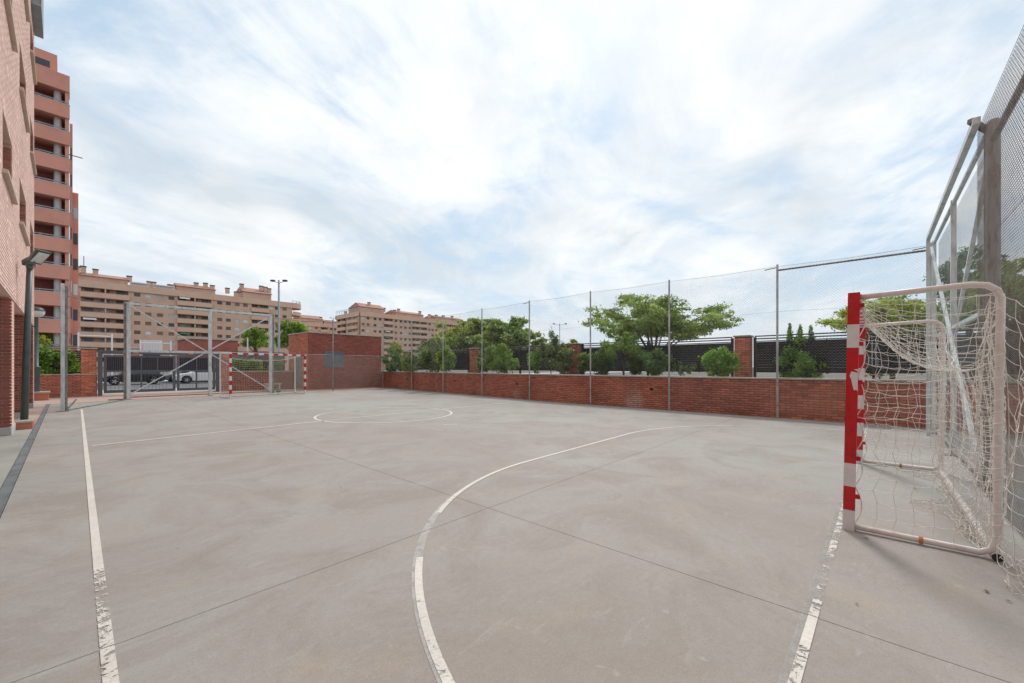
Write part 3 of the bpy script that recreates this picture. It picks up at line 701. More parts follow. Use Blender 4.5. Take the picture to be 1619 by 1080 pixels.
b1_ = beige_block('apartment_building', 'long beige brick apartment block with seven rows of balconies behind the grey gate', (X0, Y1, 0), 0, lx(462), 14, 25.2, 8,
    [(2.5, 7.5), (lx(128), lx(203)), (lx(281), lx(334)), (lx(398), lx(424))], [lx(p) for p in (217, 234.5, 253, 271, 347.5, 361, 375, 388, 429, 438, 450)],
    [(0, lx(203), 3.4), (lx(281), lx(342), 3.6), (lx(386), lx(431), 5.0)],
    [(lx(p), y, z) for p, y, z in ((122, 3, 29.6), (132, 3, 29.9), (152, 4, 29.6), (206, 3, 28.6), (238, 3, 27.6), (245, 3, 27.6), (271, 3, 27.4), (314, 4, 29.3), (329, 4, 29.6), (339, 3, 28.9), (363, 3, 28.6), (377, 3, 27.6), (387, 4, 31), (418, 4, 31.2), (425, 4, 31), (431, 4, 30.6))], seed=3)
for k in range(8):      # rounded corner balconies at the right end
    zp = 23.85 - 3 * k; pr_ = []
    for a in np.linspace(-PI / 2, PI / 2, 9): pr_.append((lx(462) + 4.5 * math.cos(a), 4 + 4.4 * math.sin(a)))
    o = MB(); 
    for i in range(8): (xa, ya), (xb, yb) = pr_[i], pr_[i + 1]; o.quad((xa, ya, zp - 1.5), (xb, yb, zp - 1.5), (xb, yb, zp), (xa, ya, zp)); o.quad((xa * .985 + .015 * lx(462), ya, zp), (xb * .985 + .015 * lx(462), yb, zp), (xb * .985 + .015 * lx(462), yb, zp - 1.3), (xa * .985 + .015 * lx(462), ya, zp - 1.3))
    o.face([(x, y, zp - 1.5) for x, y in pr_]); o.face([(x, y, zp - 1.3) for x, y in pr_]); o.build('corner_balcony', m_beige2, b1_)
r_ = MB()
for a in np.linspace(-PI / 2, PI / 2, 9): r_.tube([(lx(462) + 4.3 * math.cos(a), 4 + 4.3 * math.sin(a), 25.3), (lx(462) + 4.3 * math.cos(a), 4 + 4.3 * math.sin(a), 28.3)], 0.06, 4)
r_.tube([(lx(462) + 4.3 * math.cos(a), 4 + 4.3 * math.sin(a), 28.3) for a in np.linspace(-PI / 2, PI / 2, 9)], 0.07, 4); r_.tube([(lx(462) + 4.3 * math.cos(a), 4 + 4.3 * math.sin(a), 27.9) for a in np.linspace(-PI / 2, PI / 2, 9)], 0.05, 4)
r_.build('terrace_rail', m_grey, b1_)
o = MB(); pr_ = [(lx(462) + 4.6 * math.cos(a), 4 + 4.5 * math.sin(a)) for a in np.linspace(-PI / 2, PI / 2, 9)]
for i in range(8): (xa, ya), (xb, yb) = pr_[i], pr_[i + 1]; o.quad((xa, ya, 25.25), (xb, yb, 25.25), (xb, yb, 27.3), (xa, ya, 27.3))
o.face([(x, y, 25.25) for x, y in pr_]); o.face([(x, y, 27.2) for x, y in pr_]); o.build('corner_cornice', m_beige2, b1_)
for a, c_ in ((206, 236), (243, 277)): MB().box(lx(a), lx(c_), 0.2, 1.2, 28.2, 28.5).box(lx(a), lx(c_), 0.9, 1.0, 27.2, 28.2).build('awning', m_curt if a > 300 else m_white, b1_)
MB().tube([(lx(133), 3, 31), (lx(133), 3, 35)], 0.09, 5).build('antenna', m_dark, b1_)

CX2, CY2 = 93.0, 180.0
def l2(px): return XonY(px, CY2) - CX2
b2_ = beige_block('apartment_building', 'beige apartment block standing corner-on above the brick shed, with a roof terrace', (CX2, CY2, 0), 0, 98, 14, 25.4, 8,
    [(l2(607), l2(621)), (l2(652), l2(675)), (l2(706), l2(726))], [l2(p) for p in (574, 582, 593, 601, 626, 634, 641, 648, 679, 684, 690, 697, 702, 731, 737)],
    [(0.5, l2(610), 5.2), (l2(628), l2(672), 3.6), (l2(690), l2(735), 3.4)],
    [(l2(p), y, z) for p, y, z in ((590, 4, 31), (612, 3, 29), (629, 3, 28.6), (637, 4, 29.6), (669, 3, 29.5), (684, 3, 28.4), (695, 3, 28.6), (706, 3, 28.8), (720, 3, 29))], seed=8)
b3_ = beige_block('apartment_building', 'sunlit narrow end block with continuous balconies left of the corner-on building', (CX2 - 0.5, CY2 + 24.5, 0), R(-90), 24, 12, 25.4, 8,
    [(1.5, 10.5), (13.0, 22.8)], [11.8], [], [(4, 3, 27.6), (9, 3, 27.9)], seed=9)
r_ = MB()
for i in range(13): r_.tube([(i * 1.9 + 0.5, -0.3, 27), (i * 1.9 + 0.5, -0.3, 29.6)], 0.07, 4)
r_.tube([(0.5, -0.3, 29.6), (23.3, -0.3, 29.6)], 0.08, 4); r_.tube([(0.5, -0.3, 29.0), (23.3, -0.3, 29.0)], 0.05, 4); r_.build('terrace_rail', m_grey, b3_)
X3 = XonY(470, 240)
def l3(px): return XonY(px, 240) - X3
beige_block('apartment_building', 'distant beige apartment block seen in the gap between the two nearer blocks', (X3, 240, 0), 0, 60, 14, 24.6, 8,
    [(l3(507), l3(518))], [l3(p) for p in (480, 490, 500, 524, 530)], [(2, l3(512), 5.0), (l3(514), l3(535), 3.2)], [(l3(478), 4, 30), (l3(512), 4, 29)], seed=5)
# low dark red building, white container and court frames beyond the road
lo = thing('low_building', 'low dark red brick building behind the gate and the cross-braced frame', 'building', (XonY(296, 78), 78, 0), 0)
MB().box(0, XonY(376, 78) - XonY(296, 78), 0, 8, -0.1, 5.7).build('wall', m_brick_dk, lo); MB().box(-0.2, XonY(376, 78) - XonY(296, 78) + 0.2, -0.2, 8.2, 5.7, 6.0).build('roof_edge', m_mortar_p, lo)
ct = thing('container', 'white corrugated container raised behind the gate', 'container', (XonY(226, 72), 72, 0), 0)
cw = XonY(257, 72) - XonY(226, 72); c_b = MB().box(0, cw, 0, 2.4, 3.3, 5.0)
for i in range(int(cw / 0.3)): c_b.box(i * 0.3 + 0.05, i * 0.3 + 0.2, -0.05, 0, 3.35, 4.95)
c_b.build('body', m_white, ct); MB().box(0.2, cw - 0.2, 0.2, 2.2, -0.1, 3.3).build('base', m_dark, ct)
hut = thing('white_hut', 'small white flat-roofed kiosk left of the white container', 'kiosk', (XonY(211, 74), 74, 0), 0)
MB().box(0, XonY(225, 74) - XonY(211, 74), 0, 3, -0.1, 3.9).build('wall', m_plaster, hut); MB().box(-0.15, XonY(225, 74) - XonY(211, 74) + 0.1, -0.15, 3.15, 3.9, 4.05).build('roof', m_white, hut)
for k, (pa, pb, yt) in enumerate(((124, 177, 527), (222, 270, 535))):
    g_ = thing('pitch_frame', ['white tubular frame with crossbar standing left beyond the wall', 'white tubular frame with crossbar beside the white container'][k], 'frame', (XonY(pa, 60), 60, 0), 0)
    wd = XonY(pb, 60) - XonY(pa, 60); zt = HT(yt, 42)
    for x in (0, wd): MB().tube([(x, 0, -0.1), (x, 0, zt)], 0.07, 8).build('post', m_white, g_)
    MB().tube([(0, 0, zt - 0.3), (wd, 0, zt - 0.3)], 0.05, 8).build('crossbar', m_white, g_)
wp = thing('white_post', 'slim white post standing behind the far goal crossbar', 'post', (*W(391.5, 40).xy, 0)); MB().lathe([(0.10, 0), (0.10, 0.3), (0.06, 0.35), (0.06, HT(535, 40)), (0.0, HT(534, 40))], 10).build('shaft', m_white, wp)

# ------------------------------------------------------------------ parked cars beyond the gate
def car(label, x, y, Lc, m, hgt=1.48, suv=False, flip=False, name='parked_car'):
    t_ = thing(name, label, 'car', (x, y, -0.09), PI if flip else 0, 'cars parked across the road')
    wdt = 1.78; g0 = 0.22; r = 0.33 if suv else 0.31; wx = (Lc * 0.19, Lc * 0.80); bl_ = 0.95 if suv else 0.86
    low = [(0.02, 0.42), (0.08, g0 + 0.06)]
    for c_ in wx:
        low += [(c_ - r * 1.18, g0)] + [(c_ + r * 1.18 * math.cos(a), r + r * 1.18 * math.sin(a)) for a in np.linspace(PI, 0, 9)][1:-1] + [(c_ + r * 1.18, g0)]
    low += [(Lc - 0.06, g0 + 0.08), (Lc, 0.45), (Lc - 0.03, 0.78), (Lc - 0.14, bl_), (Lc * 0.30, bl_ + 0.02), (Lc * 0.12, bl_ - 0.08), (0.04, bl_ - 0.22)]
    body = MB().prism(low, 0.0, wdt).build('body', m, t_, bevel=0.05)
    cab = [(Lc * 0.26, bl_ - 0.02), (Lc * 0.42, hgt - 0.05), (Lc * 0.52, hgt), (Lc * 0.80, hgt - 0.02), (Lc * (0.95 if suv else 0.93), bl_ - 0.02)]
    c1 = MB(); n0 = 0
    ins = 0.22
    lo_ = [(x_, 0.05, z_) if z_ < bl_ + .01 else (x_, ins, z_) for x_, z_ in cab]; hi_ = [(x_, wdt - q[1], z_) for (x_, z_), q in zip(cab, lo_)]
    c1.v = lo_ + hi_; n = len(cab); c1.f = [tuple(range(n)), tuple(range(2 * n - 1, n - 1, -1))] + [((i + 1) % n, i, n + i, n + (i + 1) % n) for i in range(n)]; c1.t = [0.5] * len(c1.f)
    c1.build('cabin', m, t_, bevel=0.04)
    for side in (0, 1):
        gl = MB(); yy = (lambda z: (0.05 + (ins - 0.05) * (z - bl_) / (hgt - bl_)) - 0.012)
        for a, c_ in ((0.30, 0.56), (0.575, 0.86)):
            z0, z1 = bl_ + 0.05, hgt - 0.12; pts = [(Lc * a + (0.03 if a < .5 else 0), z0), (Lc * c_, z0), (Lc * (c_ - (0.05 if c_ > .8 else 0)), z1), (Lc * (a + (0.13 if a < 0.5 else 0)), z1)]
            f = [(x_, yy(z_) if side == 0 else wdt - yy(z_), z_) for x_, z_ in pts]; gl.face(f if side == 0 else f[::-1])
        gl.build('side_window', m_pane, t_)
    for c_ in wx:
        for yy_ in (0.0, wdt - 0.2):
            o = MB(); o.lathe([(0.12, 0), (r - 0.03, 0), (r, 0.03), (r, 0.17), (r - 0.03, 0.2), (0.12, 0.2)], 20); me = o.mesh('tyre', m_rub, True); me.transform(Matrix.Rotation(R(-90), 4, 'X'))
            wh = link('wheel', me, t_, loc=(c_, yy_, r))
            q = MB().lathe([(0.0, 0.02), (0.05, 0.0), (0.07, 0.03), (r * 0.62, 0.03), (r * 0.68, 0.0)], 16)
            for k in range(5):
                a = 2 * PI * k / 5; q.bar((0.05 * math.cos(a), 0.05 * math.sin(a), 0.0), (r * .62 * math.cos(a), r * .62 * math.sin(a), 0.0), 0.05, 0.03)
            me = q.mesh('rim', m_rim); me.transform(Matrix.Rotation(R(-90 if yy_ == 0 else 90), 4, 'X')); link('rim', me, wh, loc=(0, -0.004 if yy_ == 0 else 0.204, 0))
    for yy_ in (0.05, wdt - 0.33): MB().box(Lc - 0.12, Lc + 0.012, yy_, yy_ + 0.28, 0.66, 0.80).build('tail_lamp', m_tail, t_)
    for yy_ in (0.08, wdt - 0.4): MB().box(-0.005, 0.16, yy_, yy_ + 0.32, 0.56, 0.66).build('headlamp', m_lens, t_)
    MB().box(0.0 - 0.015, 0.1, 0.5, wdt - 0.5, 0.32, 0.46).build('grille', m_rub, t_)
    return t_
car('black hatchback parked beyond the left leaf of the gate', XonY(161, 46), 46, 3.9, m_carblk)
car('dark grey car mostly hidden behind the white one', XonY(259, 49.6), 49.6, 4.1, m_cargry)
car('white sports utility car parked beyond the right leaf of the gate', XonY(277, 46), 46, 4.3, m_carwht, 1.6, True)
car('black car parked furthest left behind the brick wall', XonY(161, 46) - 5.2, 46, 4.2, m_carblk)

# ------------------------------------------------------------------ right boundary wall with planted bed
PW = [Vector((14.72, 25.75)), Vector((13.22, 9.5)), Vector((13.45, -9.0))]
coping_me = {}
def low_wall(name, label, A, B, H, single=None, m=None, thick=0.25, cope=True, holes=()):
    d = B - A; Lw = d.length; rz = math.atan2(d.y, d.x)
    t_ = thing(name, label, 'wall', (A.x, A.y, 0), rz)
    MB().box(0, Lw, 0.0, thick, -0.1, H - 0.04).build('core', m_mortar, t_)
    brick_wall(t_, Lw, 0.0, H - 0.045, m, single, holes)
    if cope:
        n = max(1, round(Lw / 1.0)); st = Lw / n; k_ = round(st, 3)
        if k_ not in coping_me: coping_me[k_] = MB().box(0.003, st - 0.003, -0.035, thick + 0.03, 0, 0.045).mesh('coping_stone', m_cope)
        for i in range(n): link('coping_stone', coping_me[k_], t_, bevel=0.004, loc=(i * st, 0, H - 0.042))
    return t_, Lw, rz
WH = 1.11
m_eff = mat('lime_stain', (0.48, 0.40, 0.34), 0.9, var=0.2, vscale=9)
wallA, LA, rzA = low_wall('brick_wall', 'far stretch of the red brick court wall, from the shed corner to the middle', PW[0], PW[1], WH)
wallB, LB, rzB = low_wall('brick_wall', 'near stretch of the red brick court wall running behind the striped goal', PW[1], PW[2], WH, single=(7.3, 12.6))
hole_me = MB().box(-0.06, 0.06, -0.012, 0.0, 0, 0.09).mesh('weep_hole', m_rub)
for t_, Lw, xs in ((wallA, LA, (4.0, 9.2, 14.0)), (wallB, LB, (3.9, 10.6))):
    for x in xs: link('weep_hole', hole_me, t_, loc=(x, 0, 0.62))
# bed behind the wall
def inset(P, off):   # offset a point of the wall line to the right (towards the street)
    return P
bedp = [(PW[0].x + 0.2, PW[0].y), (PW[1].x + 0.2, PW[1].y), (PW[2].x + 0.2, PW[2].y), (16.1, -9.0), (16.1, 25.75)]
bs = MB(); bs.face([(x, y, WH - 0.10) for x, y in bedp][::-1]); bs.quad((16.1, -9, WH - 0.1), (16.1, -9, -0.1), (16.1, 25.75, -0.1), (16.1, 25.75, WH - 0.1)); bs.build('planting_bed', m_soil, kind='structure')
FXR = 15.9
def wall_x(y):
    if y > PW[1].y: k = (y - PW[1].y) / (PW[0].y - PW[1].y); return PW[1].x + k * (PW[0].x - PW[1].x)
    k = (y - PW[2].y) / (PW[1].y - PW[2].y); return PW[2].x + k * (PW[1].x - PW[2].x)
gm = MB()
for i in range(3600):
    y = random.uniform(-4, 25); x = random.uniform(wall_x(y) + 0.3, 15.85)
    if random.random() < 0.6: x = 15.85 - abs(random.gauss(0, 0.35))
    r = random.uniform(0.02, 0.05); z = WH - 0.10; tn = random.random()
    p = [(x + r * math.cos(a) * random.uniform(.7, 1.2), y + r * math.sin(a) * random.uniform(.7, 1.2), z) for a in (0, 1.57, 3.14, 4.71)]; top = (x, y, z + r * 0.9)
    for j in range(4): gm.face([p[j], p[(j + 1) % 4], top], tn)
gm.build('gravel', m_gravel, kind='stuff', label='white gravel strewn over the planting bed along the dark fence')

# slatted street fence on the bed, brick pillars each on their own
slat_me = {}
def slat_fence(label, A, B, z0, zt, posts, nslat=12, rails=(0.12, 0.03), bayw=None):
    d = B - A; Lw = d.length; rz = math.atan2(d.y, d.x); t_ = thing('slatted_fence', label, 'fence', (A.x, A.y, 0), rz, 'slatted fences round the court')
    ps = posts
    post_me = MB().box(-0.04, 0.04, -0.04, 0.04, z0 - 0.25, zt - 0.02).mesh('post', m_louv)
    for x in ps: link('post', post_me, t_, loc=(x, 0, 0))
    for i in range(len(ps) - 1):
        wd = ps[i + 1] - ps[i] - 0.09; k = round(wd, 2)
        if k < 0.3: continue
        if k not in slat_me:
            s = MB(); s.v = [(0, 0.0, 0), (wd, 0.0, 0), (wd, -0.03, 0.083), (0, -0.03, 0.083), (0, 0.006, 0.002), (wd, 0.006, 0.002), (wd, -0.024, 0.085), (0, -0.024, 0.085)]
            s.f = [(3, 2, 1, 0), (4, 5, 6, 7), (0, 1, 5, 4), (2, 3, 7, 6), (1, 2, 6, 5), (3, 0, 4, 7)]; s.t = [0.5] * 6; slat_me[k] = s.mesh('slat', m_louv)
        for j in range(nslat):
            link('slat', slat_me[k], t_, loc=(ps[i] + 0.045, 0, z0 + 0.03 + j * (zt - z0 - 0.22) / nslat))
        for u in (0.33, 0.66): link('mullion', MB().box(-0.015, 0.015, -0.035, -0.015, z0, zt - 0.18).mesh('mullion', m_louv), t_, loc=(ps[i] + wd * u, 0, 0))
        MB().box(ps[i] + 0.04, ps[i + 1] - 0.04, -0.02, 0.02, zt - 0.18, zt - 0.15).build('panel_edge', m_louv, t_)
    for dz in rails: MB().tube([(ps[0], -0.02, zt - dz + 0.04), (ps[-1], -0.02, zt - dz + 0.04)], 0.022, 8).build('top_rail', m_dark, t_, smooth=True)
    return t_
pil_me = None
def brick_pillar(label, x, y, z0, z1, wd=0.42, single=False, group=None, rz=0):
    t_ = thing('brick_pillar', label, 'pillar', (x, y, z0), rz, group); h = wd / 2; H = z1 - z0
    MB().box(-h, h, -h, h, 0, H).build('core', m_mortar, t_)
    for q in range(4):
        cells_ = brick_cells(wd, 0.01, H); mb_ = MB(); c, s = math.cos(q * PI / 2), math.sin(q * PI / 2)
        for a, b_, z in cells_:
            tn = random.random(); k0 = len(mb_.v); mb_.box(a - h, b_ - h, -h - 0.007, -h + 0.003, z, z + BH, tn)
            for i in range(k0, len(mb_.v)): vx, vy, vz = mb_.v[i]; mb_.v[i] = (vx * c - vy * s, vx * s + vy * c, vz)
        if single and q == 3:
            for a, b_, z in cells_:
                m1 = MB().box(-h - 0.007, -h + 0.003, a - h, b_ - h, 0, BH, random.random()).mesh('brick', m_brick); link('brick', m1, t_, loc=(0, 0, z))
        else: mb_.build('brickwork', m_brick, t_, kind='stuff')
    MB().box(-h - 0.04, h + 0.04, -h - 0.04, h + 0.04, H, H + 0.05).build('cap', m_cope, t_, bevel=0.005)
    return t_
gp_ = 'brick pillars of the street fence'
for lab, y, sg in (('brick fence pillar nearest the striped goal, between black slatted panels', 3.4, True), ('brick fence pillar in the middle, between the oleander and the spreading tree', 10.3, False),
               ('brick fence pillar standing in front of the pale green spreading trees', 17.2, False), ('brick fence pillar hidden among bushes by the shed', 24.1, False), ('brick fence pillar off to the right behind the goal net', -3.5, False)):
    brick_pillar(lab, FXR, y, WH - 0.1, 2.46, 0.46, sg, gp_)
mid_labels = ['black slatted fence panels behind the goal net', 'black slatted fence panels behind the shrub with three tall spikes', 'black slatted fence panels under the spreading tree', 'dark slatted fence panels behind the oleander', 'dark slatted fence panels under the pale green trees', 'dark slatted fence panels beside the shed']
for k, (ya, yb) in enumerate(((-3.1, 3.1), (3.7, 10.0), (10.6, 16.9), (17.5, 23.8))):
    lab = ['black slatted fence panels nearest, behind the goal net and the spiky shrub', 'black slatted fence panels under the dark spreading tree', 'dark slatted fence panels behind the tall oleander', 'dark slatted fence panels beside the brick shed'][k]
    n_ = [0, 3.1, 6.2] if k == 0 else [0, 3.15, 6.3]
    slat_fence(lab, Vector((FXR, yb)), Vector((FXR, ya)), 1.2, 2.46, [n_[0] + 0.05, n_[1], n_[2] - 0.05])

# ------------------------------------------------------------------ shed
sh = thing('brick_shed', 'flat-roofed red brick shed in the far right corner of the court', 'shed', (9.95, 25.86, 0), 0)
SW = 4.95; SH = 3.52
MB().box(0, SW, 0, 3.2, -0.05, SH).build('core', m_mortar, sh)
link('brickwork', bricks_joined(brick_cells(SW, 0.0, SH - 0.02), m_brick_dk), sh, kind='stuff')
lft = bricks_joined(brick_cells(3.2, 0.0, SH - 0.02, holes=[(1.0, 2.2, 0, 2.15)]), m_brick); o = link('brickwork', lft, sh, kind='stuff'); o.rotation_euler = (0, 0, R(-90)); o.location = (0, 3.2, 0)  # lighter brick on this side paints in the light it catches
MB().box(-0.05, SW + 0.05, -0.05, 3.25, SH, SH + 0.07).build('roof_edge', m_cope, sh, bevel=0.008)
vn = MB().box(1.0, 2.25, -0.03, 0.02, 1.38, 2.42); vn = vn.build('vent_frame', m_vent, sh)
for i in range(11): MB().box(1.05, 2.2, -0.05, -0.03, 1.43 + i * 0.09, 1.49 + i * 0.09).build('vent_slat', m_vent, vn)
dv = MB().box(-0.04, 0.0, 1.02, 2.18, 0.0, 2.13).build('louvred_door', m_grey, sh)
for i in range(20): MB().box(-0.06, -0.04, 1.1, 2.1, 0.12 + i * 0.095, 0.17 + i * 0.095).build('door_slat', m_grey, dv)

# ------------------------------------------------------------------ end boundary: walls, gate
wl, _, _ = low_wall('brick_wall', 'low brick wall with hedge left of the grey gate', Vector((-8.0, 28.0)), Vector((1.0, 28.0)), 1.08)
wr, _, _ = low_wall('brick_wall', 'low brick wall right of the gate, seen through the far goal net', Vector((6.42, 28.0)), Vector((9.93, 28.0)), 1.16)
brick_pillar('square brick pillar at the left side of the gate', 0.72, 28.25, 0, 2.28, 0.5, group='gate pillars')
brick_pillar('square brick pillar at the right side of the gate', 6.15, 28.2, 0, 2.25, 0.5, group='gate pillars')
MB().box(-8, 0.9, 28.25, 30.2, -0.1, 0.95).build('planting_bed', m_soil, kind='structure'); MB().box(6.4, 9.9, 28.25, 29.6, -0.1, 0.95).build('planting_bed', m_soil, kind='structure')
slat_fence('dark slatted fence behind the hedge left of the gate', Vector((-8, 30.0)), Vector((0.9, 30.0)), 1.05, 2.42, [0.05, 3.0, 6.0, 8.85])
slat_fence('dark slatted fence behind the far goal', Vector((6.4, 29.5)), Vector((9.9, 29.5)), 1.05, 2.35, [0.05, 1.7, 3.4])
ga = thing('metal_gate', 'dark grey double gate with black upper panels and barred lower half', 'gate', (1.02, 28.0, 0), 0)
GW = 4.88; GT = 2.22
for x in (0.0, GW - 0.16): MB().box(x, x + 0.16, -0.09, 0.09, 0, GT).build('gate_post', m_gate, ga, bevel=0.008)
MB().box(0.16, GW - 0.16, -0.10, 0.08, GT - 0.16, GT).build('top_beam', m_gate, ga, bevel=0.01)
for (xa, xb) in ((0.2, 2.92), (2.98, GW - 0.2)):
    lf = MB().box(xa, xa + 0.11, -0.04, 0.04, 0.12, 2.0).box(xb - 0.11, xb, -0.04, 0.04, 0.12, 2.0).box(xa + .11, xb - .11, -0.038, 0.038, 1.9, 2.0).box(xa + .11, xb - .11, -0.038, 0.038, 1.16, 1.25).box(xa + .11, xb - .11, -0.038, 0.038, 0.12, 0.27)
    nb = 4 if xb < 3.5 else 2; st = (xb - xa - 0.22) / nb
    for i in range(1, nb): lf.box(xa + .11 + i * st - .03, xa + .11 + i * st + .03, -0.034, 0.034, 0.27 if i % 2 == 0 or nb == 2 else 1.25, 1.16 if i % 2 == 0 or nb == 2 else 1.9)
    if nb == 4:
        lf.box(xa + .11 + 2 * st - .03, xa + .11 + 2 * st + .03, -0.034, 0.034, 1.25, 1.9)
    else: lf.box(xa + .11 + st - .03, xa + .11 + st + .03, -0.034, 0.034, 1.25, 1.9)
    leaf = lf.build('gate_leaf', m_gate, ga)
    for i in range(nb):
        a = xa + .11 + i * st + (0.03 if i else 0); c_ = xa + .11 + (i + 1) * st - (0.03 if i < nb - 1 else 0)
        MB().box(a, c_, 0.0, 0.012, 1.25, 1.9).build('panel', m_louv, leaf)
        for j in range(1, 8): MB().box(a + (c_ - a) * j / 8 - 0.006, a + (c_ - a) * j / 8 + 0.006, -0.015, -0.001, 1.25, 1.9).build('panel_rib', m_gate, leaf)
    nbar = int((xb - xa - 0.22) / 0.14)
    for j in range(1, nbar): MB().tube([(xa + .11 + j * 0.14, 0, 0.27), (xa + .11 + j * 0.14, 0, 1.16)], 0.006, 5).build('bar', m_gate, leaf)
for x in (1.25, 3.45): MB().box(x, x + 0.22, -0.113, -0.101, GT - 0.13, GT - 0.05).build('warning_lamp', m_orange, ga)

# ------------------------------------------------------------------ ball-stop frames of square galvanised tube
def stop_frame(label, A, B, H, posts, y2=None, brace=True, twin=None, mesh='diag', xend=None, ps=0.10, rs_=0.06):
    d = B - A; Lw = d.length; rz = math.atan2(d.y, d.x); t_ = thing('ball_stop_frame', label, 'frame', (A.x, A.y, 0), rz, 'cross-braced ball-stop frames')
    for x in posts:
        MB().bar((x, 0, 0.012), (x, 0, H), ps, ps).build('post', m_galv, t_, bevel=0.006)
        MB().box(x - 0.13, x + 0.13, -0.11, 0.11, 0, 0.012).build('foot_plate', m_galvd, t_)
    if twin:
        for x, y in twin: MB().bar((x, y, 0), (x, y, H + 0.02), 0.10, 0.08).build('post', m_galvd, t_, bevel=0.006)
    a, c_ = posts[0], xend or posts[-1]
    if xend: MB().bar((xend, 0, 0.0), (xend, 0, H), 0.04, 0.04).build('post', m_galvd, t_)
    for z in (H - 0.05, H / 2, 0.10): MB().bar((a + 0.05, 0.0, z), (c_ - 0.05, 0.0, z), rs_, rs_ + 0.01 if z > 1 else 0.05).build('rail', m_galv if z > 1 else m_galvd, t_, bevel=0.004)
    if brace:
        MB().bar((a + 0.06, -0.045, H - 0.15), (c_ - 0.06, -0.045, 0.22), 0.045).build('brace', m_galv, t_)
        MB().bar((a + 0.06, 0.045, 0.22), (c_ - 0.06, 0.045, H - 0.15), 0.045).build('brace', m_galv, t_)
    return t_
sf1 = stop_frame('galvanised cross-braced frame standing in front of the far gate', Vector((1.80, 24.0)), Vector((7.32, 24.0)), 4.22, [0.0, 2.88, 5.52], twin=[(-0.10, 0.03), (5.66, 0.10)], ps=0.13, rs_=0.09)
MB().box(-0.62, -0.15, -0.06, -0.02, 0.0, 0.05).build('latch_arm', m_galvd, sf1)
# frame leaf seen edge-on at the left
sf2 = thing('ball_stop_frame', 'galvanised frame seen edge-on at the left, folded back along the court', 'frame', (-0.08, 19.07, 0), R(90))
MB().bar((0, 0, 0.012), (0, 0, 4.06), 0.09, 0.09).build('post', m_galv, sf2, bevel=0.006); MB().bar((0.12, -0.065, 0), (0.12, -0.065, 4.0), 0.06, 0.06).build('post', m_galvd, sf2)
MB().bar((2.9, -0.08, 0), (2.9, -0.08, 4.0), 0.06, 0.06).build('post', m_galvd, sf2)
for z in (3.95, 2.0, 0.12): MB().bar((0.2, -0.09, z), (2.86, -0.09, z), 0.05).build('rail', m_galvd, sf2)
MB().box(-0.15, 0.15, -0.14, 0.14, 0, 0.012).build('foot_plate', m_galvd, sf2)
lt_ = diag_mesh(0.05, 2.9, 0.12, 3.95, 0.07, 0.0016, m_wire); o = link('wire_mesh', lt_, sf2, kind='stuff'); o.location = (0, -0.09, 0)
lch = MB().bar((0.05, -0.1, 0.06), (0.45, -0.3, 0.35), 0.03).build('latch_arm', m_galvd, sf2)
# cable between the frames
cb = MB(); pts = [Vector((-0.08, 19.1, 3.70)).lerp(Vector((1.8, 24.0, 4.15)), i / 10) - Vector((0, 0, 0.10 * math.sin(PI * i / 10))) for i in range(11)]
cb.tube(pts, 0.012, 5); o = cb.build('cable', m_dark); o['label'] = 'dark cable strung from the edge-on frame to the braced frame'; o['category'] = 'cable'
cb = MB(); cb.bar((0.0, 19.3, 0.02), (1.75, 23.9, 0.02), 0.03); o = cb.build('ground_rail', m_galvd); o['label'] = 'thin steel rail lying on the paving between the left frame and the braced frame'; o['category'] = 'rail'

# near end frame: plane Y = -0.95
sf3 = stop_frame('galvanised cross-braced frame right behind the near striped goal', Vector((12.35, -0.95)), Vector((6.9, -0.95)), 4.10, [0.0, 2.8], mesh=None, xend=5.36, ps=0.065, rs_=0.045)
MB().bar((0.45, -0.12, 4.06), (5.72, -0.12, 4.10), 0.06, 0.08).build('upper_beam', m_galv, sf3, bevel=0.004)
MB().bar((5.66, -0.16, 4.14), (5.40, 0.0, 4.08), 0.05).build('beam_bracket', m_galvd, sf3); MB().bar((0.45, -0.12, 0.0), (0.45, -0.12, 4.02), 0.06).build('post', m_galv, sf3)
o = link('wire_mesh', zig_mesh(0.05, 5.3, 0.1, 4.05, 0.055, 0.0008, m_wire), sf3, kind='stuff'); o.location = (0, 0.06, 0)
# big round post and the fence that carries on to the right
fr_ = thing('chain_link_fence', 'chain-link fence on a thick rusty round post at the right edge', 'fence', (6.87, -0.98, 0), R(180))
MB().lathe([(0.056, 0), (0.056, 4.12), (0.05, 4.15), (0.0, 4.16)], 20).build('post', m_rustpost, fr_, smooth=True)
MB().tube([(0.05, 0.0, 3.93), (3.4, 0.0, 3.93)], 0.03, 10).build('top_rail', m_galvd, fr_, smooth=True)
MB().lathe([(0.05, 0), (0.05, 4.0)], 14, (3.4, 0, 0)).build('post', m_galvd, fr_, smooth=True)
link('wire_mesh', zig_mesh(-0.12, 3.4, 0.06, 4.12, 0.055, 0.0017, m_galvd), fr_, kind='stuff').location = (0, -0.10, 0)
tw_ = MB()
for z in (1.35, 2.75, 4.12): tw_.tube([(0.0, -0.1, z), (3.4, -0.1, z)], 0.002, 4)
tw_.build('tension_wire', m_galvd, fr_)

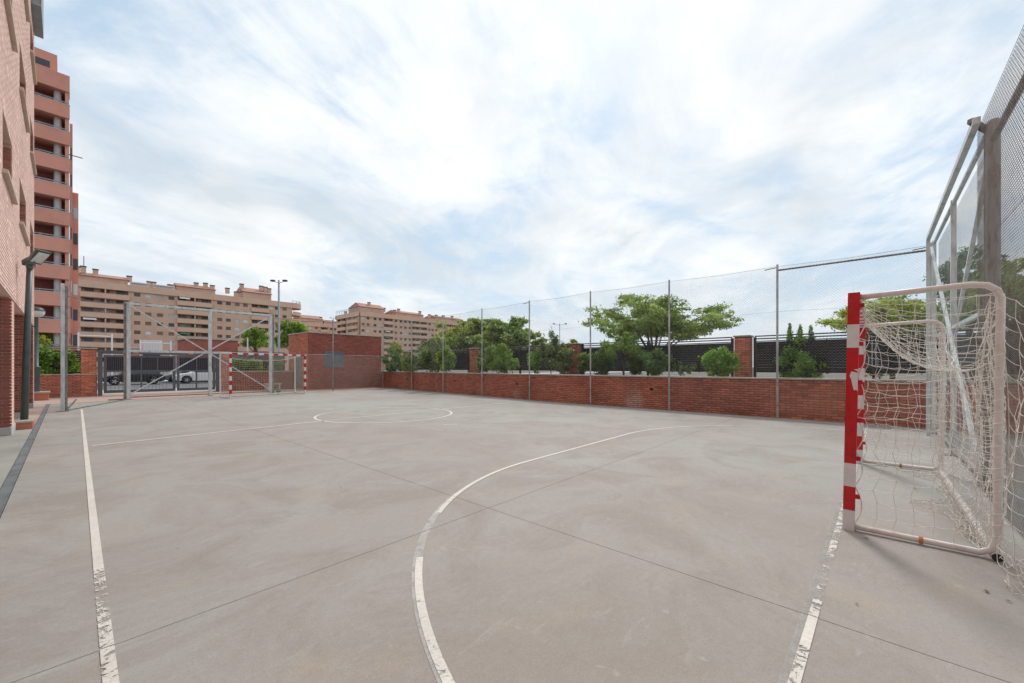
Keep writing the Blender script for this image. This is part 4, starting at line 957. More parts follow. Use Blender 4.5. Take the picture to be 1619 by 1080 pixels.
# ------------------------------------------------------------------ chain-link fence on slim poles along the right wall
def ray_wall(px, off=-0.13):
    """where the sight line of a photo column crosses the pole line"""
    u = W(px, 1.0).xy.copy(); best = None
    for a, c_ in ((PW[0], PW[1]), (PW[1], PW[2])):
        d = c_ - a; nrm = Vector((-d.y, d.x)).normalized() * -off; nrm = -nrm if nrm.x > 0 else nrm
        a2 = a + nrm; den = u.x * (-d.y) - u.y * (-d.x)
        if abs(den) < 1e-9: continue
        s = (a2.x * (-d.y) - a2.y * (-d.x)) / den; tt = (u.x * a2.y - u.y * a2.x) / den
        p = u * s; k = (p - a2).dot(d) / d.length_squared
        if -0.02 <= k <= 1.02 and s > 0: best = p
    return best
PH = 4.25
fpx = [605.5, 650.7, 700.5, 762, 837, 933.5, 1058, 1229, 1472]
fp = [ray_wall(p) for p in fpx]
ff = thing('chain_link_fence', 'tall chain-link fence on slim grey poles along the brick court wall', 'fence', (fp[-1].x, fp[-1].y, 0), 0)
off = Vector((fp[-1].x, fp[-1].y))
for i, p in enumerate(fp):
    o = MB().lathe([(0.028, 0), (0.028, PH), (0.0, PH + 0.01)], 12).build('post', m_pole, ff, smooth=True); o.location = ((p - off).x, (p - off).y, 0)
    MB().lathe([(0.06, 0), (0.06, 0.012), (0.033, 0.02)], 12).build('collar', m_galvd, o)
    if fpx[i] in (837, 1229, 1472): MB().bar((0, 0, PH - 0.08), (-0.05, 0.30, PH - 0.12), 0.02).build('arm', m_galvd, o)
    if i < len(fp) - 1:
        q = fp[i + 1]; d = q - p; ang = math.atan2(d.y, d.x)
        wm = link('wire_mesh', diag_mesh(0, d.length, 1.0 if i < 6 else 0.15, PH - 0.05, 0.072, 0.0013, m_wire), ff, kind='stuff'); wm.location = ((p - off).x, (p - off).y, 0); wm.rotation_euler = (0, 0, ang)
        b_ = MB()
        for z in (PH - 0.05, 2.95): b_.tube([((p - off).x, (p - off).y, z), ((p - off).x + d.x / 2, (p - off).y + d.y / 2, z - 0.04), ((q - off).x, (q - off).y, z)], 0.0035 if z > 4 else 0.0022, 4)
        b_.build('tension_wire', m_galvd, ff)
p, q = fp[-2] - off, fp[-1] - off
MB().tube([(p.x, p.y, PH - 0.16), (q.x, q.y, PH - 0.16)], 0.024, 10).build('top_rail', m_galvd, ff, smooth=True)
# end fence between the braced frame and the corner
A = Vector((7.7, 24.6)); Bp = Vector((fp[0].x, fp[0].y)); Bm = W(526.5, 635 * EYE / 38).xy
ef = thing('chain_link_fence', 'chain-link fence crossing in front of the brick shed', 'fence', (A.x, A.y, 0), 0)
for P_, hh in ((Bm, 4.2),): 
    o = MB().lathe([(0.035, 0), (0.035, hh), (0, hh + .01)], 12).build('post', m_galvd, ef, smooth=True); o.location = ((P_ - A).x, (P_ - A).y, 0)
pp = [A, Bm, Bp]
for i in range(2):
    p, q = pp[i] - A, pp[i + 1] - A; d = q - p
    wm = link('wire_mesh', diag_mesh(0, d.length, 0.08, 2.1, 0.10, 0.0028, m_net_far), ef, kind='stuff'); wm.location = (p.x, p.y, 0); wm.rotation_euler = (0, 0, math.atan2(d.y, d.x))
    MB().tube([(p.x, p.y, 2.12), (q.x, q.y, 2.12)], 0.024, 8).build('rail', m_galvd, ef, smooth=True)
    MB().tube([(p.x, p.y, 4.1), ((p.x + q.x) / 2, (p.y + q.y) / 2, 4.0), (q.x, q.y, 4.15)], 0.012, 5).build('top_cable', m_dark, ef)

# ------------------------------------------------------------------ goals
def net_from(fn, nu, nv, r, sub=3, skip=None, n=5, wob=0.0):
    """cords of a net laid on a surface fn(u, v); every knot-to-knot piece sags a little"""
    A, B = [], []
    P = [[Vector(fn(i / nu, j / nv)) for j in range(nv + 1)] for i in range(nu + 1)]
    if wob:
        for i in range(nu + 1):
            for j in range(nv + 1):
                if 0 < i < nu and 0 < j < nv: P[i][j] += Vector((random.gauss(0, wob), random.gauss(0, wob), random.gauss(0, wob)))
    def seg_(a, c_, s):
        prev = a
        for k in range(1, sub + 1):
            u = k / sub; q = a.lerp(c_, u); q = q - Vector((0, 0, s * 4 * u * (1 - u))); A.append(prev[:]); B.append(q[:]); prev = q
    for i in range(nu + 1):
        for j in range(nv + 1):
            if i < nu: seg_(P[i][j], P[i + 1][j], 0.10 * (P[i][j] - P[i + 1][j]).length)
            if j < nv: seg_(P[i][j], P[i][j + 1], 0.0)
    return rods(A, B, r)
def goal(label, loc, rz, wd, full=True, near_bands=None, m_n=None, cord=0.0025, lean=0.0, dp=0.85):
    t_ = thing('football_goal', label, 'goal', (loc[0], loc[1], 0), rz, 'striped football goals'); hw = wd / 2; H = 2.06; s = 0.08
    regular = [(0.2 * i, min(0.2 * (i + 1), H), 'w' if i % 2 == 0 else 'r') for i in range(10)] + [(2.0, H, 'w')]
    regular = [(a, c_, k) for a, c_, k in regular if c_ > a]
    for sx in (-1, 1):
        bands = near_bands if (near_bands and sx == 1) else regular
        x = sx * hw
        pm = MB().bar((x, 0, 0.0), (x, lean * H, H), s - 0.004, s - 0.004).build('post', m_white, t_, bevel=0.004)
        for a, c_, k in bands:
            MB().bar((x, lean * a, a + 0.001), (x, lean * c_, c_ - 0.001), s, s).build('band', m_red if k == 'r' else m_white, pm)
        # rear tube: top arm, rounded corner, leg, base arm
        rr = 0.024 if full else 0.03; zt = H - 0.04
        path = [(x, s / 2 + lean * zt, zt), (x, dp - 0.14, zt + 0.02), (x, dp - 0.06, zt + 0.005), (x, dp - 0.015, zt - 0.035), (x, dp + 0.004, zt - 0.10), (x, dp - 0.008, 1.0), (x, dp - 0.012, 0.16), (x, dp - 0.04, 0.07), (x, dp - 0.10, 0.035), (x, s / 2, 0.035)]
        MB().tube(path, rr, 12).build('rear_frame', m_whitet, t_, smooth=True)
        if full:
            MB().tube([(x, 0.43, 0.035), (x, 0.455, 0.035)], 0.029, 10).build('tape_tie', m_orange, t_)
            for k in range(6):
                z = 0.28 + k * 0.33; MB().box(x - 0.055 * 0 - 0.012, x + 0.012, s / 2 + lean * z, s / 2 + 0.03 + lean * z, z, z + 0.035).build('net_hook', m_red, t_)
    cb_ = MB().bar((-hw + s / 2, lean * H, H - s / 2), (hw - s / 2, lean * H, H - s / 2), s - 0.004, s - 0.004).build('crossbar', m_white, t_)
    nb = 15; st = (wd - s) / nb
    for i in range(nb): MB().bar((-hw + s / 2 + i * st + 0.001, lean * H, H - s / 2), (-hw + s / 2 + (i + 1) * st - 0.001, lean * H, H - s / 2), s, s).build('band', m_red if i % 2 == 0 else m_white, cb_)
    MB().tube([(-hw - 0.0, dp - 0.02, 0.035), (hw + (0.05 if full else 0), dp - 0.02, 0.035)], 0.026, 12).build('base_bar', m_whitet, t_, smooth=True)
    if full: MB().tube([(hw + 0.05, dp - 0.02, 0.035), (hw + 0.062, dp - 0.02, 0.035)], 0.029, 12).build('end_cap', m_rub, t_)
    # the net
    mN = m_n or m_net; sagd = 0.62 if full else 0.30
    def zs(x): k = min(1, abs(x) / hw); return H - 0.06 - sagd * (1 - k ** 2.6) ** 0.8
    def top(u, v):
        x = (u * 2 - 1) * hw * 0.985; e = zs(x); y = 0.05 + v * (dp - 0.06) + 0.0; z = (H - 0.07) * (1 - v) + e * v - 0.22 * math.sin(PI * v) * (1 - (abs(x) / hw) ** 3) * (0.9 if full else 0.4)
        return (x * (1 - 0.02 * v), y + lean * z * (1 - y / dp), z)
    def back(u, v):
        x = (u * 2 - 1) * hw * 0.985; e = zs(x); k = v; z = e * (1 - k) + 0.02 * k
        bul = 0.10 * math.sin(PI * v) * (1 - (abs(x) / hw) ** 4) + 0.02 * math.sin(u * 40)
        xx = x - (0.10 * math.copysign(1, x) * math.sin(PI * min(1, v * 1.2)) * (abs(x) / hw) ** 6)
        return (xx, dp + 0.01 + bul + (0.10 * max(0, v - 0.85) / 0.15 * -1 if full else 0), z)
    def side(sx):
        def f(u, v):
            z = (H - 0.08) * (1 - v) + 0.05 * v; fr = 0.035 + 0.05 * abs(math.sin(v * PI * 6)) ; y = fr + u * (dp - fr)
            z -= 0.05 * math.sin(PI * u) * (1 - v) + 0.0
            if full: z += 0.025 * math.sin(u * 6 + v * 9) * math.sin(PI * v)
            return (sx * (hw - 0.01) + 0.03 * sx * -1 * math.sin(PI * u) * math.sin(PI * v), y + lean * z * (1 - y / dp), z)
        return f
    cell = 0.115 if full else 0.12; nw = int(wd / cell); wob = 0.006 if full else 0.006
    Vs, Fs, off_ = [], [], 0
    parts = [(top, nw, 9), (back, int(nw * (1.35 if full else 1)), 18), (side(1), 7, 18), (side(-1), 7, 18)]
    for f, a, c_ in parts:
        V, Fq = net_from(f, a, c_, cord, 3 if full else 1, wob=wob); Vs.append(V); Fs.append(Fq + off_); off_ += len(V)
    if full:
        # gathered slack of the net: bunched cords by each rear leg, loops lying on the floor, and a loose flap tied out to the fence
        for sx in (1, -1):
            def gather(u, v, sx=sx):
                x = sx * (hw - 0.03 - 0.26 * u * (0.35 + 0.65 * math.sin(PI * min(1, v * 0.9 + 0.08)))); z = (H - 0.10) * (1 - v) + 0.04 * v - 0.18 * u * (1 - v)
                return (x, dp - 0.04 - 0.07 * math.sin(u * 9) * math.sin(PI * v), z)
            V, Fq = net_from(gather, 8, 19, cord, 3, wob=0.009); Vs.append(V); Fs.append(Fq + off_); off_ += len(V)
        def flap(u, v):
            z = 1.98 * (1 - v) + 0.03 * v - 0.22 * math.sin(PI * u) * (1 - v); return (hw + 0.02 + u * 0.75, dp - 0.02 + 0.20 * u + 0.06 * math.sin(u * 6 + v * 3), z)
        V, Fq = net_from(flap, 7, 16, cord, 3, wob=0.009); Vs.append(V); Fs.append(Fq + off_); off_ += len(V)
        def floor_(u, v):
            x = -hw + 0.15 + u * (wd - 0.35); y = dp - 0.05 - v * (0.16 + 0.13 * math.sin(u * 11 + 1) + 0.08 * math.sin(u * 23)); return (x, y, 0.006 + 0.03 * abs(math.sin(u * 30 + v * 4)) * (1 - v))
        V, Fq = net_from(floor_, 40, 4, cord, 2, wob=0.010); V[:, 2] = np.maximum(V[:, 2], 0.002); Vs.append(V); Fs.append(Fq + off_); off_ += len(V)
        def heap(u, v):
            x = hw + 0.03 + u * 0.75; y = dp - 0.02 + 0.16 * u + v * 0.16 * math.sin(u * 5 + 1); return (x, y, 0.01 + 0.05 * abs(math.sin(u * 17 + v * 5)))
        V, Fq = net_from(heap, 16, 4, cord, 2, wob=0.016); V[:, 2] = np.maximum(V[:, 2], 0.002); Vs.append(V); Fs.append(Fq + off_); off_ += len(V)
    link('net', npmesh('net', np.concatenate(Vs), np.concatenate(Fs), mN), t_)
    rp = MB()      # border rope of the net
    rp.tube([back(i / 40, 0) for i in range(41)], 0.0045, 5)
    rp.tube([(-hw + 0.02, 0.05 + lean * H, H - 0.075), (hw - 0.02, 0.05 + lean * H, H - 0.075)], 0.004, 5)
    if full:
        for sx in (1, -1):
            rp.tube([Vector(side(sx)(0, j / 60)) for j in range(61)], 0.004, 5)
            hel = [(sx * hw + 0.034 * math.cos(a * 1.0), dp - 0.008 + 0.034 * math.sin(a), z) for z, a in ((0.1 + 1.8 * k / 220, k * 0.62) for k in range(221))]
            rp.tube(hel, 0.003, 4)
        hel = [(-hw + wd * k / 420, dp - 0.02 + 0.031 * math.cos(k * 0.7), max(0.003, 0.035 + 0.031 * math.sin(k * 0.7))) for k in range(421)]
        rp.tube(hel, 0.003, 4)
    rp.build('net_rope', mN, t_)
    return t_
nb_ = [(0, 0.18, 'w'), (0.18, 0.385, 'r'), (0.385, 0.585, 'w'), (0.585, 1.585, 'r'), (1.585, 1.785, 'w'), (1.785, 2.06, 'r')]
g1 = goal('red and white striped goal with a sagging cream net at the right, nearest the camera', (6.21, 0.165), PI, 3.27, True, nb_, lean=0.018)
# torn white patch on the near post (faces the camera side, local +x)
tp = MB(); hw = 3.27 / 2; pts = [(0.001, 1.40), (0.030, 1.397), (0.006, 1.385), (0.004, 1.37), (0.046, 1.38), (0.056, 1.34), (0.044, 1.31), (0.036, 1.26), (0.024, 1.215), (0.012, 1.225), (0.001, 1.21)]
tp.prism([(a, z) for a, z in pts], 0, 0.0012)
me = tp.mesh('torn_patch', m_white); me.transform(Matrix.Translation((hw + 0.0405, 0.04, 0)) @ Matrix.Rotation(R(-90), 4, 'Z') @ Matrix.Translation((0, 0, 0)))
for v_ in me.vertices: v_.co.y += 0.018 * v_.co.z
link('torn_patch', me, g1, label='white patch where the red tape has torn off')
fA, fB = Vector((4.93, 21.45)), Vector((8.45, 22.35)); d = fB - fA
g2 = goal('red and white striped goal at the far end, in front of the braced frame', ((fA + fB) / 2), math.atan2(d.y, d.x), d.length, False, m_n=m_net_far, cord=0.0042)

# ------------------------------------------------------------------ lamps
lp = thing('floodlight_post', 'leaning dark green floodlight post on a brick plinth beside the pale building', 'floodlight', (-0.64, 14.75, 0), 0)
MB().box(-0.12, 0.12, -0.42, 0.42, 0, 0.15).build('plinth', m_brick, lp); MB().box(-0.12, 0.126, -0.45, 0.45, 0.15, 0.19).build('plinth_cap', m_cope, lp, bevel=0.005)
lx_, ly_ = 0.085, -0.10
MB().tube([(-0.02, 0, 0.19), (-0.02 + lx_ * .5, ly_ * .5, 2.0), (-0.02 + lx_, ly_, 3.86)], [0.064, 0.058, 0.046], 16).build('post', m_green, lp, smooth=True)
hd = Vector((lx_ - 0.02, ly_, 3.86))
MB().lathe([(0.05, 3.70), (0.056, 3.74), (0.056, 3.9), (0.04, 3.96), (0.0, 3.97)], 14, (hd.x, hd.y, 0)).box(hd.x - 0.02, hd.x + 0.09, hd.y - 0.12, hd.y + 0.08, 3.80, 3.90).build('bracket', m_green, lp)
for k, (dx, dy, dz, rz_, ry_) in enumerate(((0.14, -0.12, 0.13, -0.84, -0.8), (0.06, 0.07, 0.06, -0.6, -0.65))):
    bd = MB(); bd.v = [(-0.26, -0.19, -0.05), (0.28, -0.22, -0.02), (0.28, 0.22, -0.02), (-0.26, 0.19, -0.05), (-0.21, -0.12, 0.13), (0.24, -0.19, 0.07), (0.24, 0.19, 0.07), (-0.21, 0.12, 0.13)]
    bd.f = [(0, 3, 2, 1), (4, 5, 6, 7), (0, 1, 5, 4), (1, 2, 6, 5), (2, 3, 7, 6), (3, 0, 4, 7)]; bd.t = [0.5] * 6
    o = bd.build('lamp_head', m_green, lp, bevel=0.02); o.location = (hd.x + dx, hd.y + dy, hd.z + dz); o.rotation_euler = (0.0, ry_, rz_); o.scale = (0.72,) * 3
    MB().box(-0.19, 0.21, -0.15, 0.15, -0.062, -0.045).build('lens', m_lens, o)
gl_ = thing('globe_lamp', 'path lamp with a white dome head on a low brick plinth, left of the gate', 'street lamp', (-0.87, 26.4, 0), 0)
MB().box(-0.3, 0.36, -0.35, 0.35, 0, 0.30).build('plinth', m_brick, gl_); MB().box(-0.34, 0.40, -0.39, 0.39, 0.30, 0.37).build('plinth_cap', m_cope, gl_)
MB().lathe([(0.12, 0.37), (0.12, 1.35), (0.15, 1.38), (0.15, 1.43), (0.085, 1.46), (0.075, 3.5), (0.10, 3.55)], 14).build('post', m_green, gl_, smooth=True)
MB().lathe([(0.08, 3.52), (0.19, 3.56), (0.255, 3.67), (0.262, 3.78)], 18).build('diffuser', m_white, gl_, smooth=True)
MB().lathe([(0.272, 3.78), (0.262, 3.82), (0.19, 3.93), (0.0, 3.98)], 18).build('hood', m_dark, gl_, smooth=True)
def mast(label, px, z, ytop, arm, r=0.08):
    p = W(px, z); H = HT(ytop, z); t_ = thing('street_lamp', label, 'street lamp', (p.x, p.y, -0.05), -YAW, 'tall lamp masts')
    MB().lathe([(r * 1.3, 0), (r * 1.3, 0.6), (r, 0.7), (r * 0.85, H), (0, H + 0.02)], 12).build('pole', m_grey, t_, smooth=True)
    for s in (-1, 1):
        MB().tube([(0, 0, H - 0.25), (s * arm * 0.6, 0, H - 0.15), (s * arm, 0, H - 0.05)], 0.025, 6).build('arm', m_grey, t_)
        MB().box(s * arm - 0.16, s * arm + 0.16, -0.12, 0.12, H - 0.12, H + 0.02).build('lamp_head', m_dark, t_, bevel=0.02)
    return t_
mast('grey twin-headed street lamp rising behind the far goal', 441, 33, 442, 0.5, 0.085)
mast('thin twin-armed lamp mast far beyond the oleander', 885, 60, 511, 0.9, 0.06)
mast('distant lamp mast seen above the shed', 527, 90, 502, 0.6, 0.08)

# ------------------------------------------------------------------ bench and ball
bn_ = thing('bench', 'small pale bench on the paving behind the far goal', 'bench', (*W(431, 24.2).xy, 0), R(5))
MB().box(-0.45, 0.45, -0.2, 0.2, 0.36, 0.42).build('seat', m_cope, bn_, bevel=0.01)
for x in (-0.32, 0.32): MB().box(x - 0.05, x + 0.05, -0.17, 0.17, 0, 0.36).build('leg', m_mortar_p, bn_)
bp_ = W(440, 20.9); ball = thing('football', 'green and white ball resting beside the far goal', 'ball', (bp_.x, bp_.y, 0), 0)
MB().lathe([(0.115 * math.sin(a), 0.115 - 0.115 * math.cos(a)) for a in np.linspace(0, PI, 11)], 18).build('shell', m_ballg, ball, smooth=True)
MB().lathe([(0.1165 * math.sin(a), 0.115 - 0.1165 * math.cos(a)) for a in np.linspace(1.0, 1.5, 4)], 18).build('white_band', m_white, ball, smooth=True)
#@@PART3
# ------------------------------------------------------------------ planting
def at(px, z): p = W(px, z); return p.x, p.y
ZB = WH - 0.1
def bush(name, label, px, z, wpx, ybot, ytop, m, n, size, aspect=0.5, seed=1, cat='shrub', group=None, spread=1.0, stems=4, base=None):
    """shrub filling a photo-measured width and height at depth z"""
    x, y = at(px, z); zb = ZB if base is None else base; group = group or 'bushes planted on the wall'; r = wpx * 1.22 / F_PX * z / 2; top = HT(ytop - 3, z) - zb; bot = max(0.02, HT(ybot, z) - zb - 0.05); n = int(n * 1.3)
    h = (top - bot) / 2; cl = clumps((0, 0, bot + h), (r * 0.82, r * 0.75, h * 0.84), max(9, int(22 * spread)), min(r, h) * 0.33, 1.0, seed, low=-0.95)
    return plant(name, label, cat, x, y, zb, cl, n, size, m, stems, group, aspect, 0.02)
bush('flowering_bush', 'low dark green bush beside the shed corner', 622, 27.0, 46, 592, 552, lf_dark, 2600, 0.13, seed=2)
bush('laurel_bush', 'round olive green bush on the wall right of the shed', 684, 23.5, 58, 590, 538, lf_grey, 4200, 0.12, seed=3)
bush('laurel_bush', 'rounded dull green bush right of the third brick pillar', 786, 20.6, 52, 590, 546, lf_mid, 3400, 0.11, seed=4)
bush('small_bush', 'little bright round bush before the dark fence post', 810, 19.2, 20, 588, 566, lf_hedge, 1100, 0.08, seed=5)
# oleander: long thin leaves on upright stems
x, y = at(871, 18.2); rs = random.Random(5); cl = []
for k in range(30):
    a = rs.uniform(0, 2 * PI); rr = rs.uniform(0, 0.95); hh = rs.uniform(0.35, 1.0) * (1.95 - 0.75 * rr); cl.append((rr * math.cos(a), rr * 0.7 * math.sin(a), hh, 0.16, 0.16, 0.26))
plant('oleander', 'tall loose oleander with narrow upright leaves beside the middle pillar', 'shrub', x, y, ZB, cl, 4200, 0.17, lf_grey, 12, aspect=0.22, trunk_r=0.02, shell=0.2)
bush('laurel_bush', 'pale green bush just right of the middle brick pillar', 924, 17.2, 22, 592, 556, lf_mid, 1500, 0.10, seed=6)
bush('laurel_bush', 'dark glossy bush between the middle pillar and the small tree', 951, 16.6, 42, 592, 551, lf_dark, 3200, 0.10, seed=7)
bush('laurel_bush', 'dark full bush under the spreading tree', 1036, 15.6, 56, 592, 552, lf_dark, 4600, 0.09, seed=8)
bush('overhanging_bush', 'small bright bush spilling over the wall left of the nearest pillar', 1138, 13.2, 46, 601, 546, lf_hedge, 4200, 0.075, seed=9)
bush('mixed_shrub', 'low sparse twiggy shrub between the dark bush and the overhanging bush', 1082, 15.2, 40, 592, 572, lf_grey, 500, 0.08, seed=10)
bush('mixed_shrub', 'loose brownish green shrub filling the gap between the shed bush and the olive bush', 650, 25.0, 34, 592, 558, lf_grey, 1800, 0.12, seed=41)
bush('mixed_shrub', 'ragged light green shrub at the right side of the olive bush', 706, 22.4, 26, 592, 550, lf_mid, 1700, 0.12, seed=42)
bush('mixed_shrub', 'loose shrub just right of the pillar before the pale trees', 764, 21.4, 22, 592, 554, lf_grey, 1300, 0.11, seed=43)
bush('mixed_shrub', 'low shrub at the left foot of the oleander', 846, 18.6, 26, 592, 556, lf_hedge, 1700, 0.10, seed=44)
bush('mixed_shrub', 'shrub at the right foot of the oleander, touching the middle pillar', 893, 17.9, 26, 592, 548, lf_grey, 1800, 0.11, seed=45)
bush('mixed_shrub', 'shrub at the foot of the small round-headed tree', 1004, 16.0, 24, 593, 566, lf_mid, 1300, 0.09, seed=46)
# small tree with a pale stem
x, y = at(986, 15.9); cl = clumps((0, 0, 1.25), (0.75, 0.7, 0.75), 22, 0.22, 0.9, 12); plant('small_tree', 'small round-headed tree with a slender bare stem in front of the spreading tree', 'tree', x, y, ZB, cl, 5200, 0.09, lf_mid, 8, trunk_r=0.035)
# big shrub with three tall spikes
x, y = at(1266, 13.2); cl = clumps((0, 0, 0.64), (0.78, 0.66, 0.68), 34, 0.21, 0.9, 13, low=-0.98)
for dx, hh in ((-0.36, 1.62), (-0.02, 1.6), (0.34, 1.58)):
    ex, ey = dx * CA, -dx * SA
    for k in range(7): f = 1.20 + (hh - 1.15) * k / 6; s_k = 0.085 * (1.25 - k / 8); cl.append((ex, ey, f + 0.12, s_k, s_k, 0.08))
plant('photinia_shrub', 'dense green shrub topped by three upright spikes beside the near fence pole', 'shrub', x, y, ZB - 0.02, cl, 11500, 0.08, lf_hedge, 12, trunk_r=0.02)
bush('low_plant', 'low light green plant behind the goal net on the wall', 1392, 12.0, 40, 596, 578, lf_hedge, 700, 0.07, seed=14)
bush('laurel_bush', 'green bush at the far right behind the loose flap of net', 1606, 10.5, 60, 600, 500, lf_dark, 3000, 0.09, seed=15)

def layered_tree(name, label, px, z, wpx, ytop, ylow, m, n, size, nlayer=7, seed=1, base=0.0, cat='tree', trunk_r=0.11, gap=0.42, aspect=0.45, thin=0.10, asym=0.0):
    """spreading tree: limbs rise from a short trunk and carry flat plates of foliage"""
    rs = random.Random(seed); x, y = at(px, z); r = wpx / F_PX * z / 2; top = HT(ytop, z) - base; low = HT(ylow, z) - base
    t_ = thing(name, label, cat, (x, y, base), 0, 'spreading trees beyond the fence'); b_ = MB(); fork = max(0.9, low * 0.62)
    b_.tube([(0, 0, -0.1), (0.05, 0.02, fork * 0.5), (0.0, 0.06, fork)], [trunk_r * 1.2, trunk_r, trunk_r * 0.9], 9)
    cl = []
    nl = 15
    for k in range(nl):
        a = 2 * PI * k / nl * 1.618 * 2 + rs.uniform(-.3, .3); q = (k + 0.5) / nl; rad = r * (0.35 + 0.65 * rs.random() ** 0.5) * (1.0 if k % 3 else 0.45)
        zt = low + (top - low) * (1 - (rad / r) ** 2 * 0.55) * rs.uniform(0.45, 1.0); zt = max(low + 0.1, zt)
        end = Vector((rad * math.cos(a) + asym * r * 0.2, rad * math.sin(a), zt)); mid = Vector((end.x * 0.4, end.y * 0.4, fork + (zt - fork) * 0.62))
        b_.tube([(0, 0.06, fork * 0.97), (end.x * 0.15, end.y * 0.15, fork + (zt - fork) * 0.25), mid, end.lerp(mid, 0.4) + Vector((0, 0, 0.08)), end], [trunk_r * 0.55, trunk_r * 0.42, trunk_r * 0.28, trunk_r * 0.16, 0.008], 6)
        for j in range(7):
            u = 0.35 + 0.65 * j / 6; c_ = mid.lerp(end, (u - 0.35) / 0.65); ww = r * gap * 0.62 * rs.uniform(0.5, 1.0)
            for s in range(3):
                cx = c_.x + rs.gauss(0, ww * 0.5); cy = c_.y + rs.gauss(0, ww * 0.5); k2 = r * 0.095 * rs.uniform(0.6, 1.4)
                cl.append((cx, cy, c_.z + rs.gauss(0.05, 0.07 * r / 3), k2 * 1.3, k2 * 1.3, k2 * thin * 4)); 
                if s == 0: b_.tube([c_[:], ((c_.x + cx) / 2, (c_.y + cy) / 2, c_.z + 0.03), (cx, cy, c_.z + 0.03)], [0.014, 0.01, 0.005], 4)
    V, Fq, tone = leaf_cloud(cl, n, size, aspect, 0.25, 0.15); link('crown', npmesh('crown', V, Fq, m, tone), t_); b_.build('trunk', m_bark, t_, smooth=True)
    return t_
layered_tree('silk_tree', 'wide spreading dark green tree with flat layers behind the slatted fence', 1034, 20.0, 232, 452, 540, lf_acacia, 30000, 0.145, seed=5, trunk_r=0.10)
layered_tree('acacia_tree', 'broad pale green tree rising beyond the street fence, left of the lamp pole', 742, 44, 132, 500, 566, lf_light, 26000, 0.36, seed=7, trunk_r=0.2, thin=0.16, gap=0.6)
layered_tree('acacia_tree', 'broad green tree with feathery edge at the pole with the side arm', 800, 42, 128, 497, 566, lf_acacia, 28000, 0.34, seed=9, trunk_r=0.2, thin=0.16, gap=0.6)
layered_tree('acacia_tree', 'pale green feathery tree behind the near goal, above the slatted fence', 1412, 21, 200, 460, 534, lf_light, 26000, 0.15, seed=13, trunk_r=0.12, thin=0.14, gap=0.5)
layered_tree('acacia_tree', 'tree with thick brown limbs behind the chain-link at the right edge', 1640, 9.0, 230, 390, 500, lf_acacia, 16000, 0.10, seed=17, trunk_r=0.15, thin=0.2, gap=0.6)
def round_tree(name, label, px, z, wpx, ytop, ybot, m, n, size, seed=1, base=0.0, stems=8, aspect=0.55, tr=0.12):
    x, y = at(px, z); r = wpx / F_PX * z / 2; top = HT(ytop, z); bot = max(0.8, HT(ybot, z)); h = (top - bot) / 2
    cl = clumps((0, 0, bot + h), (r * 0.85, r * 0.8, h * 0.85), 34, min(r, h) * 0.30, 0.8, seed)
    return plant(name, label, 'tree', x, y, base, cl, n, size, m, stems, 'leafy trees round the court', aspect, tr)
round_tree('leafy_tree', 'small airy tree left of the grey street lamp', 405, 50, 46, 514, 556, lf_mid, 5200, 0.26, seed=21)
round_tree('leafy_tree', 'taller rounded tree right of the grey street lamp', 462, 50, 52, 503, 562, lf_mid, 6500, 0.28, seed=22)
round_tree('leafy_tree', 'yellow-green young tree behind the fence right of the shed', 626, 40, 26, 538, 566, lf_yel, 2400, 0.18, seed=23, tr=0.06)
round_tree('leafy_tree', 'grey-green tree behind the olive bush', 682, 36, 46, 534, 566, lf_grey, 3600, 0.2, seed=24, tr=0.08)
round_tree('leafy_tree', 'small pale tree peeking over the fence right of the oleander', 906, 34, 30, 536, 560, lf_light, 2000, 0.16, seed=25, tr=0.06)
round_tree('leafy_tree', 'tall dark tree behind the braced frame at the right', 1535, 17, 90, 372, 520, lf_dark, 12000, 0.12, seed=26, tr=0.14)
round_tree('leafy_tree', 'sparse yellowish tree against the red tower', 80, 45, 44, 515, 556, lf_yel, 2500, 0.2, seed=27, tr=0.06)
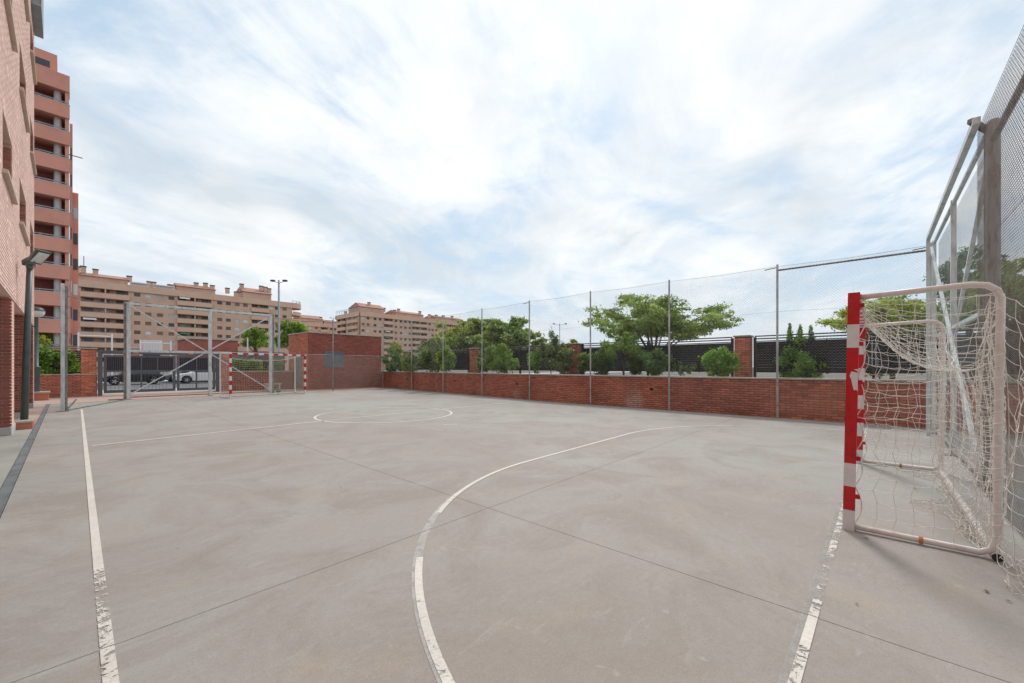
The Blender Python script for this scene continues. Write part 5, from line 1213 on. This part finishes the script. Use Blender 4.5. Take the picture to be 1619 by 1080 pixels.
# hedges
def hedge(label, x0, x1, y, z0, z1, m, n, size, seed):
    t_ = thing('hedge', label, 'hedge', (x0, y, z0), 0); cl = clumps(((x1 - x0) / 2, 0, (z1 - z0) / 2), ((x1 - x0) / 2, 0.5, (z1 - z0) / 2), int(22 * (x1 - x0) / 3), 0.30, 0.9, seed, low=-1)
    V, Fq, tone = leaf_cloud(cl, n, size, 0.5, 0, 0.35); link('foliage', npmesh('foliage', V, Fq, m, tone), t_)
    b_ = MB(); rs = random.Random(seed)
    for c_ in rs.sample(cl, min(14, len(cl))): b_.tube([(c_[0], 0, 0), (c_[0], c_[1], c_[2])], [0.02, 0.008], 5)
    b_.build('stems', m_bark, t_); return t_
hedge('bright green hedge on the low wall left of the gate', -3.4, 1.0, 28.9, 0.85, 2.2, lf_hedge, 17000, 0.12, 31)
hedge('yellow-green hedge on the low wall behind the far goal', 6.5, 9.8, 28.9, 0.9, 1.9, lf_mid, 7000, 0.11, 32)
hedge('taller leafy bush behind the globe lamp at the end of the hedge', -5.2, -2.6, 29.2, 0.9, 3.0, lf_hedge, 6500, 0.13, 33)
x, y = at(93, 24.5)
round_tree('shrub_tree', 'loose light green shrub above the hedge beside the globe lamp', 66, 30, 26, 530, 565, lf_yel, 1800, 0.13, seed=34, tr=0.04)
# fallen leaves
lv = MB()
for k in range(46):
    x = random.uniform(1, 12.5); y = random.uniform(3, 23) if k % 2 else random.uniform(-0.8, 0.2); a = random.uniform(0, 6.28); s_ = random.uniform(0.012, 0.026)
    lv.quad((x + s_ * math.cos(a), y + s_ * math.sin(a), 0.008), (x - s_ * .5 * math.sin(a), y + s_ * .5 * math.cos(a), 0.012), (x - s_ * math.cos(a), y - s_ * math.sin(a), 0.007), (x + s_ * .5 * math.sin(a), y - s_ * .5 * math.cos(a), 0.010), random.random())
for k in range(420):
    y = random.uniform(-3, 25); x = wall_x(y) - abs(random.gauss(0.03, 0.06)) - 0.02; a = random.uniform(0, 6.28); s_ = random.uniform(0.012, 0.035)
    lv.quad((x + s_ * math.cos(a), y + s_ * math.sin(a), 0.006), (x - s_ * .5 * math.sin(a), y + s_ * .5 * math.cos(a), 0.016), (x - s_ * math.cos(a), y - s_ * math.sin(a), 0.006), (x + s_ * .5 * math.sin(a), y - s_ * .5 * math.cos(a), 0.012), random.random())
lv.build('fallen_leaves', m_soil, kind='stuff', label='dry leaf scraps scattered on the concrete court')
